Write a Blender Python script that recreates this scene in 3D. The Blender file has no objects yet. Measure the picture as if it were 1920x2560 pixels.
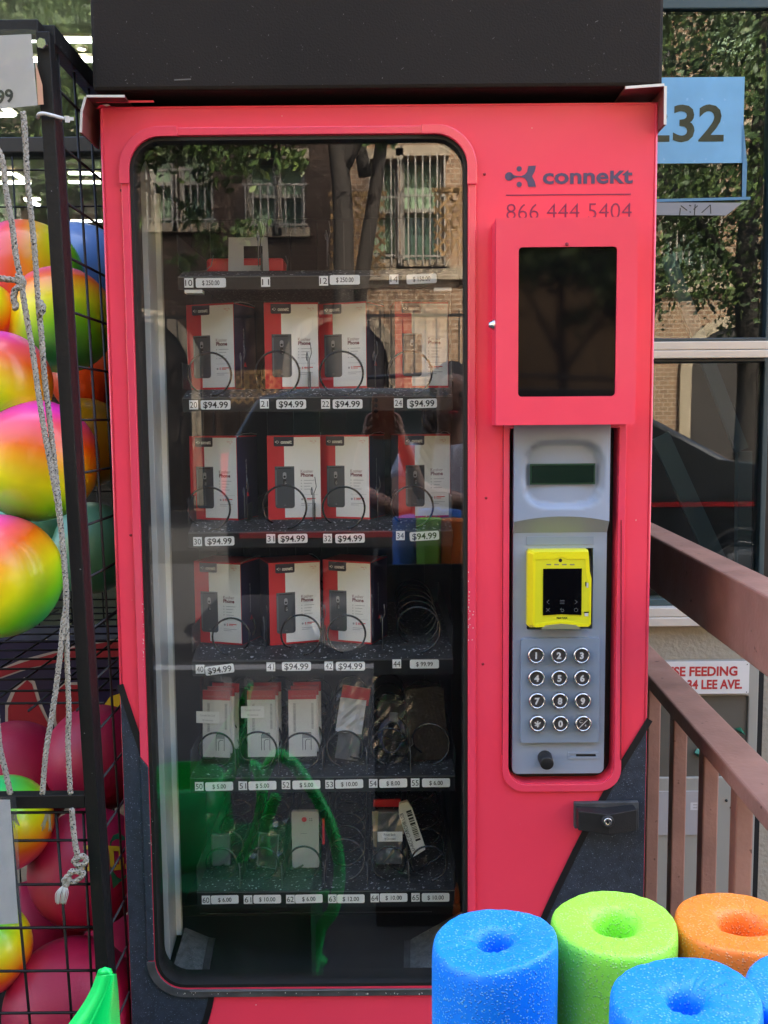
import bpy, bmesh, math, random
from mathutils import Vector as V, Matrix
from mathutils.geometry import tessellate_polygon
random.seed(7)
R = math.radians
SC = bpy.context.scene
COL = SC.collection

# ------------------------------------------------------------------ camera
CP, CR, CY = 0.0957382, -0.00834698, 0.0000320
CAM = V((0.0027536, -1.5850964, 1.45))
F = 2400.0
fw = V((math.sin(CY) * math.cos(CP), math.cos(CY) * math.cos(CP), -math.sin(CP)))
r0 = V((math.cos(CY), -math.sin(CY), 0))
u0 = r0.cross(fw)
rt = math.cos(CR) * r0 + math.sin(CR) * u0
up = -math.sin(CR) * r0 + math.cos(CR) * u0
cd = bpy.data.cameras.new('camera')
cam = bpy.data.objects.new('camera', cd)
COL.objects.link(cam)
cam.matrix_world = Matrix(((rt.x, up.x, -fw.x, CAM.x), (rt.y, up.y, -fw.y, CAM.y), (rt.z, up.z, -fw.z, CAM.z), (0, 0, 0, 1)))
cd.sensor_fit = 'VERTICAL'
cd.sensor_height = 36
cd.lens = F / 2560 * 36
cd.clip_start = 0.02
cd.clip_end = 500
SC.camera = cam

# ------------------------------------------------------------------ light
SUN_EL, SUN_AZ = 47.0, 24.0            # the sun stands behind the shop
sd = V((math.sin(R(SUN_AZ)) * math.cos(R(SUN_EL)), math.cos(R(SUN_AZ)) * math.cos(R(SUN_EL)), math.sin(R(SUN_EL))))
w = bpy.data.worlds.new('World')
SC.world = w
w.use_nodes = True
nt = w.node_tree
sky = nt.nodes.new('ShaderNodeTexSky')
sky.sky_type = 'NISHITA'
sky.sun_disc = False
sky.dust_density = 4.0
sky.ozone_density = 0.4
sky.sun_elevation = R(SUN_EL)
sky.sun_rotation = R(SUN_AZ)
bg = nt.nodes['Background']
bg.inputs['Strength'].default_value = 0.15
nt.links.new(sky.outputs[0], bg.inputs['Color'])
sl = bpy.data.lights.new('sun', 'SUN')
sl.energy = 2.4
sl.angle = R(0.5)
sl.color = (1, 0.92, 0.78)
so = bpy.data.objects.new('sun', sl)
COL.objects.link(so)
so.rotation_euler = (-sd).to_track_quat('-Z', 'Y').to_euler()
so.location = (0, 0, 20)
SC.view_settings.view_transform = 'Standard'
SC.view_settings.look = 'None'
SC.view_settings.gamma = 1
SC.view_settings.exposure = 3.3
cy = SC.cycles
cy.max_bounces = 8
cy.diffuse_bounces = 4
cy.glossy_bounces = 4
cy.transparent_max_bounces = 24
cy.caustics_reflective = False
cy.caustics_refractive = False
cy.use_denoising = True
cy.sample_clamp_indirect = 4

# ------------------------------------------------------------------ helpers
def P(px, py, Y):
    """the point on the vertical plane y=Y that the photograph shows at (px, py)"""
    d = rt * ((px - 960) / F) - up * ((py - 1280) / F) + fw
    return CAM + d * ((Y - CAM.y) / d.y)
def PX(px, py, Y): return P(px, py, Y).x
def PZ(px, py, Y): return P(px, py, Y).z
def xz(pts, Y): return [(p.x, p.z) for p in (P(a, b, Y) for a, b in pts)]

def srgb(r, g, b):
    f = lambda c: (c / 12.92 if c <= .04045 else ((c + .055) / 1.055) ** 2.4)
    return (f(r / 255), f(g / 255), f(b / 255))

MATS = {}
def mat(name, col, rough=.5, metal=0., spec=.5, var=None, bump=None, speck=None, coat=0., sss=0., rvar=None, stretch=None):
    """var=(scale, amount) lightness noise; bump=(scale, strength); speck=(scale, size, colour)"""
    m = bpy.data.materials.new(name)
    m.use_nodes = True
    n, l = m.node_tree.nodes, m.node_tree.links
    b = n['Principled BSDF']
    b.inputs['Roughness'].default_value = rough
    b.inputs['Metallic'].default_value = metal
    b.inputs['Specular IOR Level'].default_value = spec
    b.inputs['Coat Weight'].default_value = coat
    b.inputs['Coat Roughness'].default_value = .08
    if sss:
        b.inputs['Subsurface Weight'].default_value = sss
        b.inputs['Subsurface Radius'].default_value = (.01, .01, .01)
        b.inputs['Subsurface Scale'].default_value = 1
    tc = n.new('ShaderNodeTexCoord')
    co = tc.outputs['Object']
    if stretch:
        mp = n.new('ShaderNodeMapping'); mp.inputs['Scale'].default_value = stretch
        l.new(co, mp.inputs[0]); co = mp.outputs[0]
    rgb = n.new('ShaderNodeRGB'); rgb.outputs[0].default_value = (*col, 1)
    c = rgb.outputs[0]
    if var:
        no = n.new('ShaderNodeTexNoise'); no.inputs['Scale'].default_value = var[0]; no.inputs['Detail'].default_value = 5
        l.new(co, no.inputs['Vector'])
        mr = n.new('ShaderNodeMapRange'); mr.inputs[1].default_value = .3; mr.inputs[2].default_value = .7
        mr.inputs[3].default_value = 1 - var[1]; mr.inputs[4].default_value = 1 + var[1]
        l.new(no.outputs[0], mr.inputs[0])
        mx = n.new('ShaderNodeVectorMath'); mx.operation = 'SCALE'
        l.new(c, mx.inputs[0]); l.new(mr.outputs[0], mx.inputs['Scale']); c = mx.outputs[0]
    if speck:
        vo = n.new('ShaderNodeTexNoise'); vo.inputs['Scale'].default_value = speck[0]; vo.inputs['Detail'].default_value = 2
        l.new(co, vo.inputs['Vector'])
        mr = n.new('ShaderNodeMapRange'); mr.inputs[1].default_value = speck[1]; mr.inputs[2].default_value = speck[1] + .04
        l.new(vo.outputs[0], mr.inputs[0])
        mx = n.new('ShaderNodeMix'); mx.data_type = 'RGBA'
        l.new(mr.outputs[0], mx.inputs[0]); l.new(c, mx.inputs[6]); mx.inputs[7].default_value = (*speck[2], 1)
        c = mx.outputs[2]
    l.new(c, b.inputs['Base Color'])
    if rvar:
        no = n.new('ShaderNodeTexNoise'); no.inputs['Scale'].default_value = rvar[0]; no.inputs['Detail'].default_value = 4
        l.new(co, no.inputs['Vector'])
        mr = n.new('ShaderNodeMapRange'); mr.inputs[1].default_value = .3; mr.inputs[2].default_value = .7
        mr.inputs[3].default_value = max(.02, rough - rvar[1]); mr.inputs[4].default_value = rough + rvar[1]
        l.new(no.outputs[0], mr.inputs[0]); l.new(mr.outputs[0], b.inputs['Roughness'])
    if bump:
        no = n.new('ShaderNodeTexNoise'); no.inputs['Scale'].default_value = bump[0]; no.inputs['Detail'].default_value = 3
        l.new(co, no.inputs['Vector'])
        bp = n.new('ShaderNodeBump'); bp.inputs['Strength'].default_value = bump[1]; bp.inputs['Distance'].default_value = .01
        l.new(no.outputs[0], bp.inputs['Height']); l.new(bp.outputs[0], b.inputs['Normal'])
    MATS[name] = m
    return m

def glass(name, f0=.045, tint=(.95, .97, .96), dirt=.0, rough=0.0, dscale=6):
    """clear pane: transmission plus a Schlick reflection, and a thin film of dust"""
    m = bpy.data.materials.new(name); m.use_nodes = True
    n, l = m.node_tree.nodes, m.node_tree.links
    n.remove(n['Principled BSDF'])
    out = n['Material Output']
    tr = n.new('ShaderNodeBsdfTransparent'); tr.inputs[0].default_value = (*tint, 1)
    gl = n.new('ShaderNodeBsdfGlossy'); gl.inputs['Roughness'].default_value = rough; gl.inputs[0].default_value = (1, 1, 1, 1)
    lw = n.new('ShaderNodeLayerWeight'); lw.inputs[0].default_value = .5
    pw = n.new('ShaderNodeMath'); pw.operation = 'POWER'; pw.inputs[1].default_value = 5
    l.new(lw.outputs['Facing'], pw.inputs[0])
    ma = n.new('ShaderNodeMath'); ma.operation = 'MULTIPLY_ADD'; ma.inputs[1].default_value = 1 - f0; ma.inputs[2].default_value = f0
    l.new(pw.outputs[0], ma.inputs[0])
    mx = n.new('ShaderNodeMixShader')
    l.new(ma.outputs[0], mx.inputs[0]); l.new(tr.outputs[0], mx.inputs[1]); l.new(gl.outputs[0], mx.inputs[2])
    last = mx.outputs[0]
    if dirt:
        tc = n.new('ShaderNodeTexCoord')
        no = n.new('ShaderNodeTexNoise'); no.inputs['Scale'].default_value = dscale; no.inputs['Detail'].default_value = 6; no.inputs['Roughness'].default_value = .65
        l.new(tc.outputs['Object'], no.inputs['Vector'])
        mr = n.new('ShaderNodeMapRange'); mr.inputs[1].default_value = .45; mr.inputs[2].default_value = .75; mr.inputs[3].default_value = dirt * .2; mr.inputs[4].default_value = dirt
        l.new(no.outputs[0], mr.inputs[0])
        df = n.new('ShaderNodeBsdfDiffuse'); df.inputs[0].default_value = (.6, .6, .57, 1)
        m2 = n.new('ShaderNodeMixShader')
        l.new(mr.outputs[0], m2.inputs[0]); l.new(last, m2.inputs[1]); l.new(df.outputs[0], m2.inputs[2])
        last = m2.outputs[0]
    l.new(last, out.inputs[0])
    MATS[name] = m
    return m

def emit(name, col, s):
    m = bpy.data.materials.new(name); m.use_nodes = True
    b = m.node_tree.nodes['Principled BSDF']
    b.inputs['Base Color'].default_value = (.8, .8, .8, 1)
    b.inputs['Emission Color'].default_value = (*col, 1); b.inputs['Emission Strength'].default_value = s
    MATS[name] = m
    return m

ORG = {}
class MB:
    def __init__(s): s.v = []; s.f = []; s.m = []; s.sm = []; s.mats = []; s.cur = 0; s.smooth = False
    def mat(s, name, smooth=None):
        if name not in s.mats: s.mats.append(name)
        s.cur = s.mats.index(name)
        if smooth is not None: s.smooth = smooth
        return s
    def add(s, vs, fs):
        o = len(s.v); s.v += [V(v) for v in vs]
        for f in fs: s.f.append([o + i for i in f]); s.m.append(s.cur); s.sm.append(s.smooth)
        return s
    def box(s, x0, x1, y0, y1, z0, z1):
        vs = [(x, y, z) for x in (x0, x1) for y in (y0, y1) for z in (z0, z1)]
        return s.add(vs, [(0, 1, 3, 2), (4, 6, 7, 5), (0, 4, 5, 1), (2, 3, 7, 6), (0, 2, 6, 4), (1, 5, 7, 3)])
    def obox(s, a, b, wx, wz, side=V((1, 0, 0))):
        """bar from a to b, wx across `side`, wz across the other"""
        a, b = V(a), V(b); d = (b - a).normalized(); sx = (side - d * side.dot(d)).normalized(); sz = d.cross(sx)
        vs = []
        for p in (a, b):
            for i, j in ((-1, -1), (1, -1), (1, 1), (-1, 1)): vs.append(p + sx * (i * wx / 2) + sz * (j * wz / 2))
        return s.add(vs, [(3, 2, 1, 0), (4, 5, 6, 7), (0, 1, 5, 4), (1, 2, 6, 5), (2, 3, 7, 6), (3, 0, 4, 7)])
    def hexa(s, front, back):
        """solid between two quads"""
        return s.add(list(front) + list(back), [(0, 1, 2, 3), (7, 6, 5, 4), (0, 4, 5, 1), (1, 5, 6, 2), (2, 6, 7, 3), (3, 7, 4, 0)])
    def plate(s, outer, y0, y1, holes=()):
        """outline in (x,z) with holes, from y0 (front) to y1"""
        loops = [list(outer)] + [list(h) for h in holes]
        flat = [p for lp in loops for p in lp]
        tris = tessellate_polygon([[V((p[0], p[1], 0)) for p in lp] for lp in loops])
        n = len(flat); vs = [(p[0], y0, p[1]) for p in flat] + [(p[0], y1, p[1]) for p in flat]
        fs = [tuple(t) for t in tris] + [tuple(i + n for i in reversed(t)) for t in tris]
        s.add(vs, fs); b = len(s.v) - 2 * n; k = 0
        for lp in loops:
            L = len(lp)
            for i in range(L):
                j = (i + 1) % L
                s.f.append([b + k + i, b + k + j, b + n + k + j, b + n + k + i]); s.m.append(s.cur); s.sm.append(s.smooth)
            k += L
        return s
    def tube(s, pts, r, seg=8, closed=False, caps=True):
        pts = [V(p) for p in pts]; n = len(pts); rs = r if isinstance(r, (list, tuple)) else [r] * n
        ref = None; vs = []
        for i, p in enumerate(pts):
            a = pts[i - 1] if (i or closed) else p; b = pts[(i + 1) % n] if (i < n - 1 or closed) else p
            t = (b - a).normalized()
            if ref is None: ref = t.cross(V((0, 0, 1))) if abs(t.z) < .9 else t.cross(V((1, 0, 0)))
            ref = (ref - t * ref.dot(t)).normalized(); q = t.cross(ref)
            for k in range(seg):
                an = 2 * math.pi * k / seg; vs.append(p + (ref * math.cos(an) + q * math.sin(an)) * rs[i])
        fs = []
        for i in range(n if closed else n - 1):
            j = (i + 1) % n
            for k in range(seg):
                k2 = (k + 1) % seg; fs.append((i * seg + k, i * seg + k2, j * seg + k2, j * seg + k))
        if caps and not closed: fs.append(tuple(range(seg - 1, -1, -1))); fs.append(tuple((n - 1) * seg + k for k in range(seg)))
        old = s.smooth; s.smooth = True; s.add(vs, fs); s.smooth = old
        return s
    def lathe(s, prof, o, ax=V((0, 0, 1)), seg=24, smooth=True):
        """profile of (radius, height) about axis ax from o"""
        ax = V(ax).normalized(); a = ax.orthogonal().normalized(); b = ax.cross(a); o = V(o); vs = []; fs = []
        for r, h in prof:
            for k in range(seg):
                t = 2 * math.pi * k / seg; vs.append(o + ax * h + (a * math.cos(t) + b * math.sin(t)) * max(r, 1e-5))
        for i in range(len(prof) - 1):
            for k in range(seg):
                k2 = (k + 1) % seg; fs.append((i * seg + k, i * seg + k2, (i + 1) * seg + k2, (i + 1) * seg + k))
        old = s.smooth; s.smooth = smooth; s.add(vs, fs); s.smooth = old
        return s
    def ball(s, c, r, seg=32, rings=16, sc=(1, 1, 1)):
        prof = [(r * math.sin(math.pi * i / rings), -r * math.cos(math.pi * i / rings)) for i in range(rings + 1)]
        n0 = len(s.v); s.lathe(prof, V((0, 0, 0)), seg=seg)
        for i in range(n0, len(s.v)): s.v[i] = V((s.v[i].x * sc[0], s.v[i].y * sc[1], s.v[i].z * sc[2])) + V(c)
        return s
    def text(s, body, o, h, bold=0., align='C', right=V((1, 0, 0)), upv=V((0, 0, 1)), width=None, cap=.69, space=1.):
        c = bpy.data.curves.new('t', 'FONT'); c.body = body; c.size = 1; c.offset = bold; c.resolution_u = 3; c.space_character = space
        ob = bpy.data.objects.new('t', c); COL.objects.link(ob)
        dg = bpy.context.evaluated_depsgraph_get(); me = bpy.data.meshes.new_from_object(ob.evaluated_get(dg))
        xs = [v.co.x for v in me.vertices]; x0, x1 = min(xs), max(xs)
        k = h / cap; kx = k if not width else width / (x1 - x0)
        off = {'C': (x0 + x1) / 2, 'L': x0, 'R': x1}[align]; o = V(o)
        s.add([o + V(right) * ((v.co.x - off) * kx) + V(upv) * (v.co.y * k) for v in me.vertices], [tuple(p.vertices) for p in me.polygons])
        bpy.data.objects.remove(ob); bpy.data.meshes.remove(me); bpy.data.curves.remove(c)
        return s
    def build(s, name, parent=None, bev=0., org=None, sub=0, recalc=True, seg=2):
        if parent is not None: o0 = ORG[parent]
        elif org is not None: o0 = V(org)
        else:
            lo = [min(v[i] for v in s.v) for i in range(3)]; hi = [max(v[i] for v in s.v) for i in range(3)]
            o0 = V(((lo[0] + hi[0]) / 2, (lo[1] + hi[1]) / 2, lo[2]))
        me = bpy.data.meshes.new(name)
        me.from_pydata([tuple(v - o0) for v in s.v], [], s.f)
        for n in s.mats: me.materials.append(MATS[n])
        for p, mi, sm in zip(me.polygons, s.m, s.sm): p.material_index = mi; p.use_smooth = sm
        if recalc:
            b = bmesh.new(); b.from_mesh(me); bmesh.ops.recalc_face_normals(b, faces=b.faces); b.to_mesh(me); b.free()
        ob = bpy.data.objects.new(name, me); COL.objects.link(ob)
        if parent is not None: ob.parent = parent
        else: ob.location = o0
        ORG[ob] = o0
        if bev:
            md = ob.modifiers.new('bevel', 'BEVEL'); md.width = bev; md.segments = seg; md.limit_method = 'ANGLE'; md.angle_limit = R(40)
        if sub:
            md = ob.modifiers.new('sub', 'SUBSURF'); md.levels = sub; md.render_levels = sub
        return ob

def tag(o, label, cat, group=None):
    o['label'] = label; o['category'] = cat
    if group: o['group'] = group
    return o
def thing(name, label, cat, loc, group=None):
    o = bpy.data.objects.new(name, None); COL.objects.link(o); o.location = loc; ORG[o] = V(loc); o.empty_display_size = .05
    return tag(o, label, cat, group)
def struct(o): o['kind'] = 'structure'; return o
def copy_tree(o, parent=None):
    c = o.copy(); COL.objects.link(c)
    if parent is not None: c.parent = parent
    for ch in [q for q in bpy.data.objects if q.parent == o]: copy_tree(ch, c)
    return c
def rrect(x0, x1, z0, z1, r, n=8, corners='1111'):
    """rounded rectangle, corners bl br tr tl"""
    out = []
    for (cx, cz, a0, on) in ((x0, z0, 180, corners[0]), (x1, z0, 270, corners[1]), (x1, z1, 0, corners[2]), (x0, z1, 90, corners[3])):
        if on == '0': out.append((cx, cz)); continue
        ccx = cx + r if cx == x0 else cx - r; ccz = cz + r if cz == z0 else cz - r
        for i in range(n + 1):
            a = R(a0 + 90 * i / n); out.append((ccx + r * math.cos(a), ccz + r * math.sin(a)))
    return out

# ------------------------------------------------------------------ materials
mat('red_paint', (.92, .055, .108), .40, var=(2.2, .06), coat=.15, rvar=(9, .08))
mat('red_trim', (.90, .064, .125), .22, coat=.5)
mat('red_dark', (.25, .008, .02), .6)
mat('navy_vinyl', (.030, .040, .060), .45, var=(60, .25), speck=(420, .66, (.16, .20, .27)), bump=(500, .15))
mat('vinyl_edge', (.006, .006, .008), .5)
mat('black_metal', (.012, .012, .013), .45, var=(20, .3))
mat('black_matte', (.006, .006, .007), .8)
mat('gasket', (.010, .010, .010), .55)
mat('canopy_black', (.020, .016, .013), .75, spec=.2, var=(3, .15), speck=(260, .74, (.09, .085, .08)), bump=(300, .12))
mat('canopy_dust', (.13, .125, .115), .9)
mat('sheet_edge', (.80, .76, .68), .5)
mat('sheet_brown', (.16, .055, .05), .5, var=(12, .3))
mat('logo_ink', (.085, .065, .13), .5)
mat('number_ink', (.20, .02, .075), .5)
mat('grey_plastic', (.29, .35, .455), .42, var=(3, .03))
mat('grey_plate', (.235, .295, .39), .42, var=(3, .03))
mat('lcd', (.003, .018, .010), .12, coat=.6)
mat('lcd_rim', (.012, .06, .035), .3)
mat('yellow_plastic', (.86, .78, .012), .32, coat=.2)
mat('yellow_face', (.74, .72, .02), .35)
mat('screen_black', (.003, .003, .004), .05, spec=.14)
mat('icon_grey', (.16, .17, .18), .5)
mat('slot_grey', (.25, .25, .14), .5)
mat('chrome', (.62, .62, .63), .22, metal=1.)
mat('button_dark', (.045, .042, .045), .45, var=(300, .3))
mat('button_white', (.62, .62, .62), .4)
mat('black_plastic', (.014, .014, .015), .5, var=(60, .2), bump=(400, .1))
mat('plate_grey', (.06, .062, .065), .6, var=(40, .35))
mat('interior_black', (.012, .012, .013), .6, var=(6, .4))
mat('tray_metal', (.018, .018, .020), .42, var=(9, .4))
mat('tray_dusty', (.030, .030, .032), .6, var=(25, .5), speck=(170, .63, (.42, .43, .43)), bump=(200, .3))
mat('lip_black', (.010, .011, .012), .3)
mat('lip_edge', (.10, .105, .11), .3)
mat('coil_black', (.012, .012, .013), .22, coat=.4)
mat('tag_white', (.86, .87, .86), .5)
mat('tag_ink', (.012, .012, .014), .5)
mat('lamp_cover', (.52, .57, .58), .3, var=(4, .08))
mat('lamp_edge', (.88, .93, .93), .25)
mat('granite', (.13, .14, .14), .6, var=(70, .35), speck=(300, .62, (.22, .23, .23)), bump=(200, .2))
mat('steel', (.45, .46, .47), .35, metal=.9)
mat('carton_white', (.88, .88, .86), .45)
mat('carton_red', (.62, .02, .03), .4)
mat('carton_navy', (.022, .016, .055), .4)
mat('carton_tab', (.030, .024, .050), .4)
mat('print_phone', (.060, .070, .082), .4)
mat('print_phone_light', (.14, .15, .165), .4)
mat('print_black', (.008, .008, .010), .4)
mat('print_grey', (.36, .36, .37), .5)
mat('print_maroon', (.16, .012, .025), .5)
mat('print_pink', (.62, .16, .16), .5)
mat('print_white', (.80, .80, .80), .5)
mat('leather', (.022, .014, .010), .5, var=(40, .3), bump=(180, .3))
mat('thread', (.09, .06, .04), .8)
mat('device_grey', (.10, .11, .13), .4)
mat('cable_blue', (.02, .035, .10), .4)
mat('remote_white', (.50, .50, .47), .45)
mat('tan_card', (.30, .25, .16), .6)
mat('frost', (.55, .57, .62), .45, var=(20, .1))
glass('window_glass', f0=.062, tint=(.985, .99, .985), dirt=.008)
glass('shop_glass', f0=.055, tint=(.86, .92, .90), dirt=.015)
glass('clear_plastic', f0=.05, tint=(.98, .98, .98), dirt=.025, rough=.12, dscale=40)
glass('sleeve_plastic', f0=.05, tint=(.93, .94, .94), dirt=.08, rough=.08, dscale=20)

# ------------------------------------------------------------------ the vending machine
WX0, WX1 = -.445, .445
ZT, ZB = 1.950, .09
VM = thing('vending_machine', 'red vending machine with black lower corners and a window full of boxed phones', 'vending machine', (0, .4, 0))
ox0 = (PX(327, 450, 0) + PX(385, 2380, 0)) / 2
ox1 = (PX(1170, 600, 0) + PX(1168, 2000, 0)) / 2
oz1 = PZ(900, 338, 0)
oz0 = PZ(760, 2467, 0)
wr = .052
opening = rrect(ox0, ox1, oz0, oz1, wr)
# control bay opening
bx0, bx1 = PX(1273, 1400, 0), PX(1542, 1300, 0)
bz0, bz1 = PZ(1400, 1957, 0), PZ(1400, 1040, 0)
bay = rrect(bx0, bx1, bz0, bz1, .030)
# door
d = MB().mat('red_paint')
d.plate([(WX0, ZB), (WX1, ZB), (WX1, ZT), (WX0, ZT)], 0, .045, [opening, bay])
door = d.build('door', VM)
MB().mat('red_trim', True).tube([(WX0 + .0022, .0018, ZB), (WX0 + .0022, .0018, ZT - .0022), (WX1 - .0022, .0018, ZT - .0022), (WX1 - .0022, .0018, ZB)], .0034, 10).build('door_edge', VM)
g = MB().mat('red_dark')
def seam(x, z0, z1, w=.0012): g.box(x - w / 2, x + w / 2, -.0006, .001, z0, z1)
seam(ox1 + .0115, oz0 + .02, oz1 - .06); seam(ox0 - .0125, oz0 + .5, oz1 - .08)
seam(bx0 - .0105, bz0 + .05, bz1, .0016)
for px, py in ((327, 1338), (1207, 1660), (1211, 436), (303, 476), (1215, 1245)):
    p = P(px, py, 0); g.lathe([(0, 0), (.0022, 0), (.0022, .001), (0, .001)], (p.x, -.0008, p.z), V((0, 1, 0)), 10)
g.build('seam', VM)
# cabinet shell
c = MB().mat('black_metal')
c.box(WX0 + .004, WX0 + .012, .0455, .86, ZB, ZT - .012)
c.box(WX1 - .012, WX1 - .004, .0455, .86, ZB, ZT - .012)
c.box(WX0 + .0125, WX1 - .0125, .85, .86, ZB, ZT - .012)
c.mat('black_metal').box(WX0 + .0125, WX1 - .0125, .046, .849, ZT - .024, ZT - .0125)
c.box(WX0 + .0125, WX1 - .0125, .046, .849, ZB, ZB + .012)
for sx in (-1, 1):
    for y in (.1, .78): c.box(sx * .38 - .03, sx * .38 + .03, y - .03, y + .03, 0, ZB - .0005)
c.build('cabinet', VM, bev=.002)
# interior lining
LX, RX2 = -.425, .158
i = MB().mat('interior_black')
i.box(LX - .01, LX, .0462, .62, oz0 - .03, ZT - .05)
i.box(RX2, RX2 + .01, .0462, .62, oz0 - .03, ZT - .05)
i.box(LX - .01, RX2 + .01, .621, .63, oz0 - .03, ZT - .05)
i.box(LX - .01, RX2 + .01, .0462, .62, ZT - .049, ZT - .03)
i.box(LX - .01, RX2 + .01, .0462, .62, oz0 - .045, oz0 - .031)
for k in range(9): i.box(LX + .04 + k * .06, LX + .043 + k * .06, .612, .6205, oz0, ZT - .06)
# a grey-green edge bracket down each side
i.mat('lip_edge')
for k, zz in enumerate((PZ(1150, 830, .12), PZ(1150, 1190, .12), PZ(1150, 1480, .12), PZ(1150, 1790, .12), PZ(1150, 2070, .12))):
    for xx, sg in ((RX2 - .001, -1),):
        i.mat('black_metal').box(min(xx, xx + sg * .012), max(xx, xx + sg * .012), .10, .20, zz - .05, zz + .012)
        i.mat('steel').box(min(xx, xx + sg * .009), max(xx, xx + sg * .009), .085, .0995, zz - .008, zz + .014)
        i.tube([(xx + sg * .014, .095, zz - .02), (xx + sg * .016, .095, zz - .04), (xx + sg * .012, .096, zz - .055)], .0012, 6)
i.build('interior_panel', VM)
# window gasket, pane, frame
def offs(x0, x1, z0, z1, o, r): return rrect(x0 - o, x1 + o, z0 - o, z1 + o, max(.006, r + o))
MB().mat('gasket').plate(offs(ox0, ox1, oz0, oz1, -.0003, wr), -.0003, .0458, [offs(ox0, ox1, oz0, oz1, -.006, wr)]).build('window_gasket', VM)
pn = MB().mat('window_glass').plate(offs(ox0, ox1, oz0, oz1, -.0045, wr), .012, .0165)
pane = pn.build('window_pane', VM)
fo, fi = offs(ox0, ox1, oz0, oz1, .013, wr), offs(ox0, ox1, oz0, oz1, .0003, wr)
zsp = PZ(367, 1897, 0)
fr = MB().mat('red_trim').plate(fo[17:] + [(ox0 - .013, zsp + .005), (ox0 - .0003, zsp - .012)] + fi[17:][::-1], -.005, -.0004)
wf = fr.build('window_frame', VM, bev=.002)
fr = MB().mat('navy_vinyl').plate([(ox0 - .013, zsp + .004)] + fo[:1] + fi[:1] + [(ox0 - .0003, zsp - .013)], -.005, -.0017); fr.build('window_frame', VM, bev=.002)
def arc_trim(cx, cz, a0, a1, r, ex0, ex1):
    """a raised L-shaped corner cover"""
    n = 10; inner, outer = [], []
    for k in range(n + 1):
        a = R(a0 + (a1 - a0) * k / n); inner.append((cx + r * math.cos(a), cz + r * math.sin(a))); outer.append((cx + (r + .0155) * math.cos(a), cz + (r + .0155) * math.sin(a)))
    def ext(p, a, L): t = R(a); return (p[0] + L * math.cos(t), p[1] + L * math.sin(t))
    inner = [ext(inner[0], a0 - 90, ex0)] + inner + [ext(inner[-1], a1 + 90, ex1)]
    outer = [ext(outer[0], a0 - 90, ex0)] + outer + [ext(outer[-1], a1 + 90, ex1)]
    return inner + outer[::-1]
for cx, a0 in ((ox1 - wr, 0), (ox0 + wr, 90)):
    MB().mat('red_trim').plate(arc_trim(cx, oz1 - wr, a0, a0 + 90, wr - .001, .028, .022), -.0085, -.0054).build('corner_cover', wf, bev=.0015)
# grey sill along the bottom of the window, with worn lower corners
s = MB().mat('plate_grey')
s.plate(offs(ox0, ox1, oz0, oz1, .0135, wr)[:9] + [(ox1 - .05, oz0 - .0135), (ox1 - .05, oz0 - .001)] + offs(ox0, ox1, oz0, oz1, -.001, wr)[:9][::-1], -.0075, -.0052)
s.mat('lip_edge').box(ox0 + .06, ox1 - .05, -.0095, -.0077, oz0 - .003, oz0 - .0005)
s.build('window_sill', VM, bev=.001)
# chips in the paint round the window
m = MB().mat('sheet_edge'); rc = random.Random(4)
def chip(px, py, y, r0_):
    p = P(px, py, y); n_ = 6; m.add([(p.x + r0_ * rc.uniform(.4, 1) * math.cos(t * 6.283 / n_), y, p.z + r0_ * rc.uniform(.5, 1.8) * math.sin(t * 6.283 / n_)) for t in range(n_)], [tuple(range(n_))])
for k in range(26): chip(1172 + rc.gauss(0, 1.2), 1515 + rc.gauss(0, 42), -.0055, rc.uniform(.0004, .0011))
for k in range(5): chip(1182 + rc.gauss(0, 2), 1560 + rc.gauss(0, 20), -.0055, rc.uniform(.0005, .0010))
for k in range(22): chip(359 + rc.gauss(0, 1.0) + (0 if k % 3 else -2), 1600 + rc.gauss(0, 38), -.0055, rc.uniform(.0004, .0010))
for k in range(30): chip(rc.uniform(440, 1060), 2484 + rc.gauss(0, 1.2), -.0080, rc.uniform(.0004, .0013))
for k in range(24): chip(rc.uniform(372, 384), rc.uniform(1960, 2360), -.0055, rc.uniform(.0003, .0009))
for px, py in ((1066, 1290), (1015, 1180), (640, 2512), (705, 290), (330, 1500), (1300, 2060), (1330, 320), (1590, 1300)): chip(px, py, -.0008, rc.uniform(.0005, .0012))
pc = m.build('paint_chip', VM, recalc=False); pc['kind'] = 'stuff'
# vinyl decals
lx = [(WX0 + .0005, PZ(300, 1711, 0))] + xz([(367, 1896)], 0)
edge = offs(ox0, ox1, oz0, oz1, .0120, wr)[:9]         # lower-left arc from left side to bottom
q = [p for p in edge]
dl = [lx[0], lx[1], (ox0 - .0120, lx[1][1] - .012)] + q + xz([(535, 2487), (533, 2506), (528, 2530), (519, 2560), (500, 2600), (470, 2650)], 0) + [(ox0 + .02, .35), (WX0 + .0005, .35)]
m = MB().mat('navy_vinyl').plate(dl, -.0016, -.0004)
m.mat('vinyl_edge')
a, b = V((lx[0][0], -.0021, lx[0][1])), V((lx[1][0] - .003, -.0021, lx[1][1]))
m.obox(a, b, .0009, .011, V((0, 1, 0)))
cv = [V((p[0], -.0021, p[1])) for p in xz([(529, 2488), (525, 2512), (516, 2545), (496, 2590), (470, 2630)], 0)]
for p0, p1 in zip(cv[:-1], cv[1:]): m.obox(p0, p1, .0009, .010, V((0, 1, 0)))
m.build('corner_decal', VM, recalc=True)
e1 = xz([(1614, 1798), (1540, 1922), (1480, 2030), (1430, 2128), (1388, 2215), (1362, 2270), (1330, 2345), (1300, 2440), (1280, 2560)], 0)
e1[0] = (WX1 - .0005, e1[0][1])
m = MB().mat('navy_vinyl').plate([*e1, (e1[-1][0], .3), (WX1 - .0005, .3)], -.0016, -.0004)
m.mat('vinyl_edge')
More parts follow.
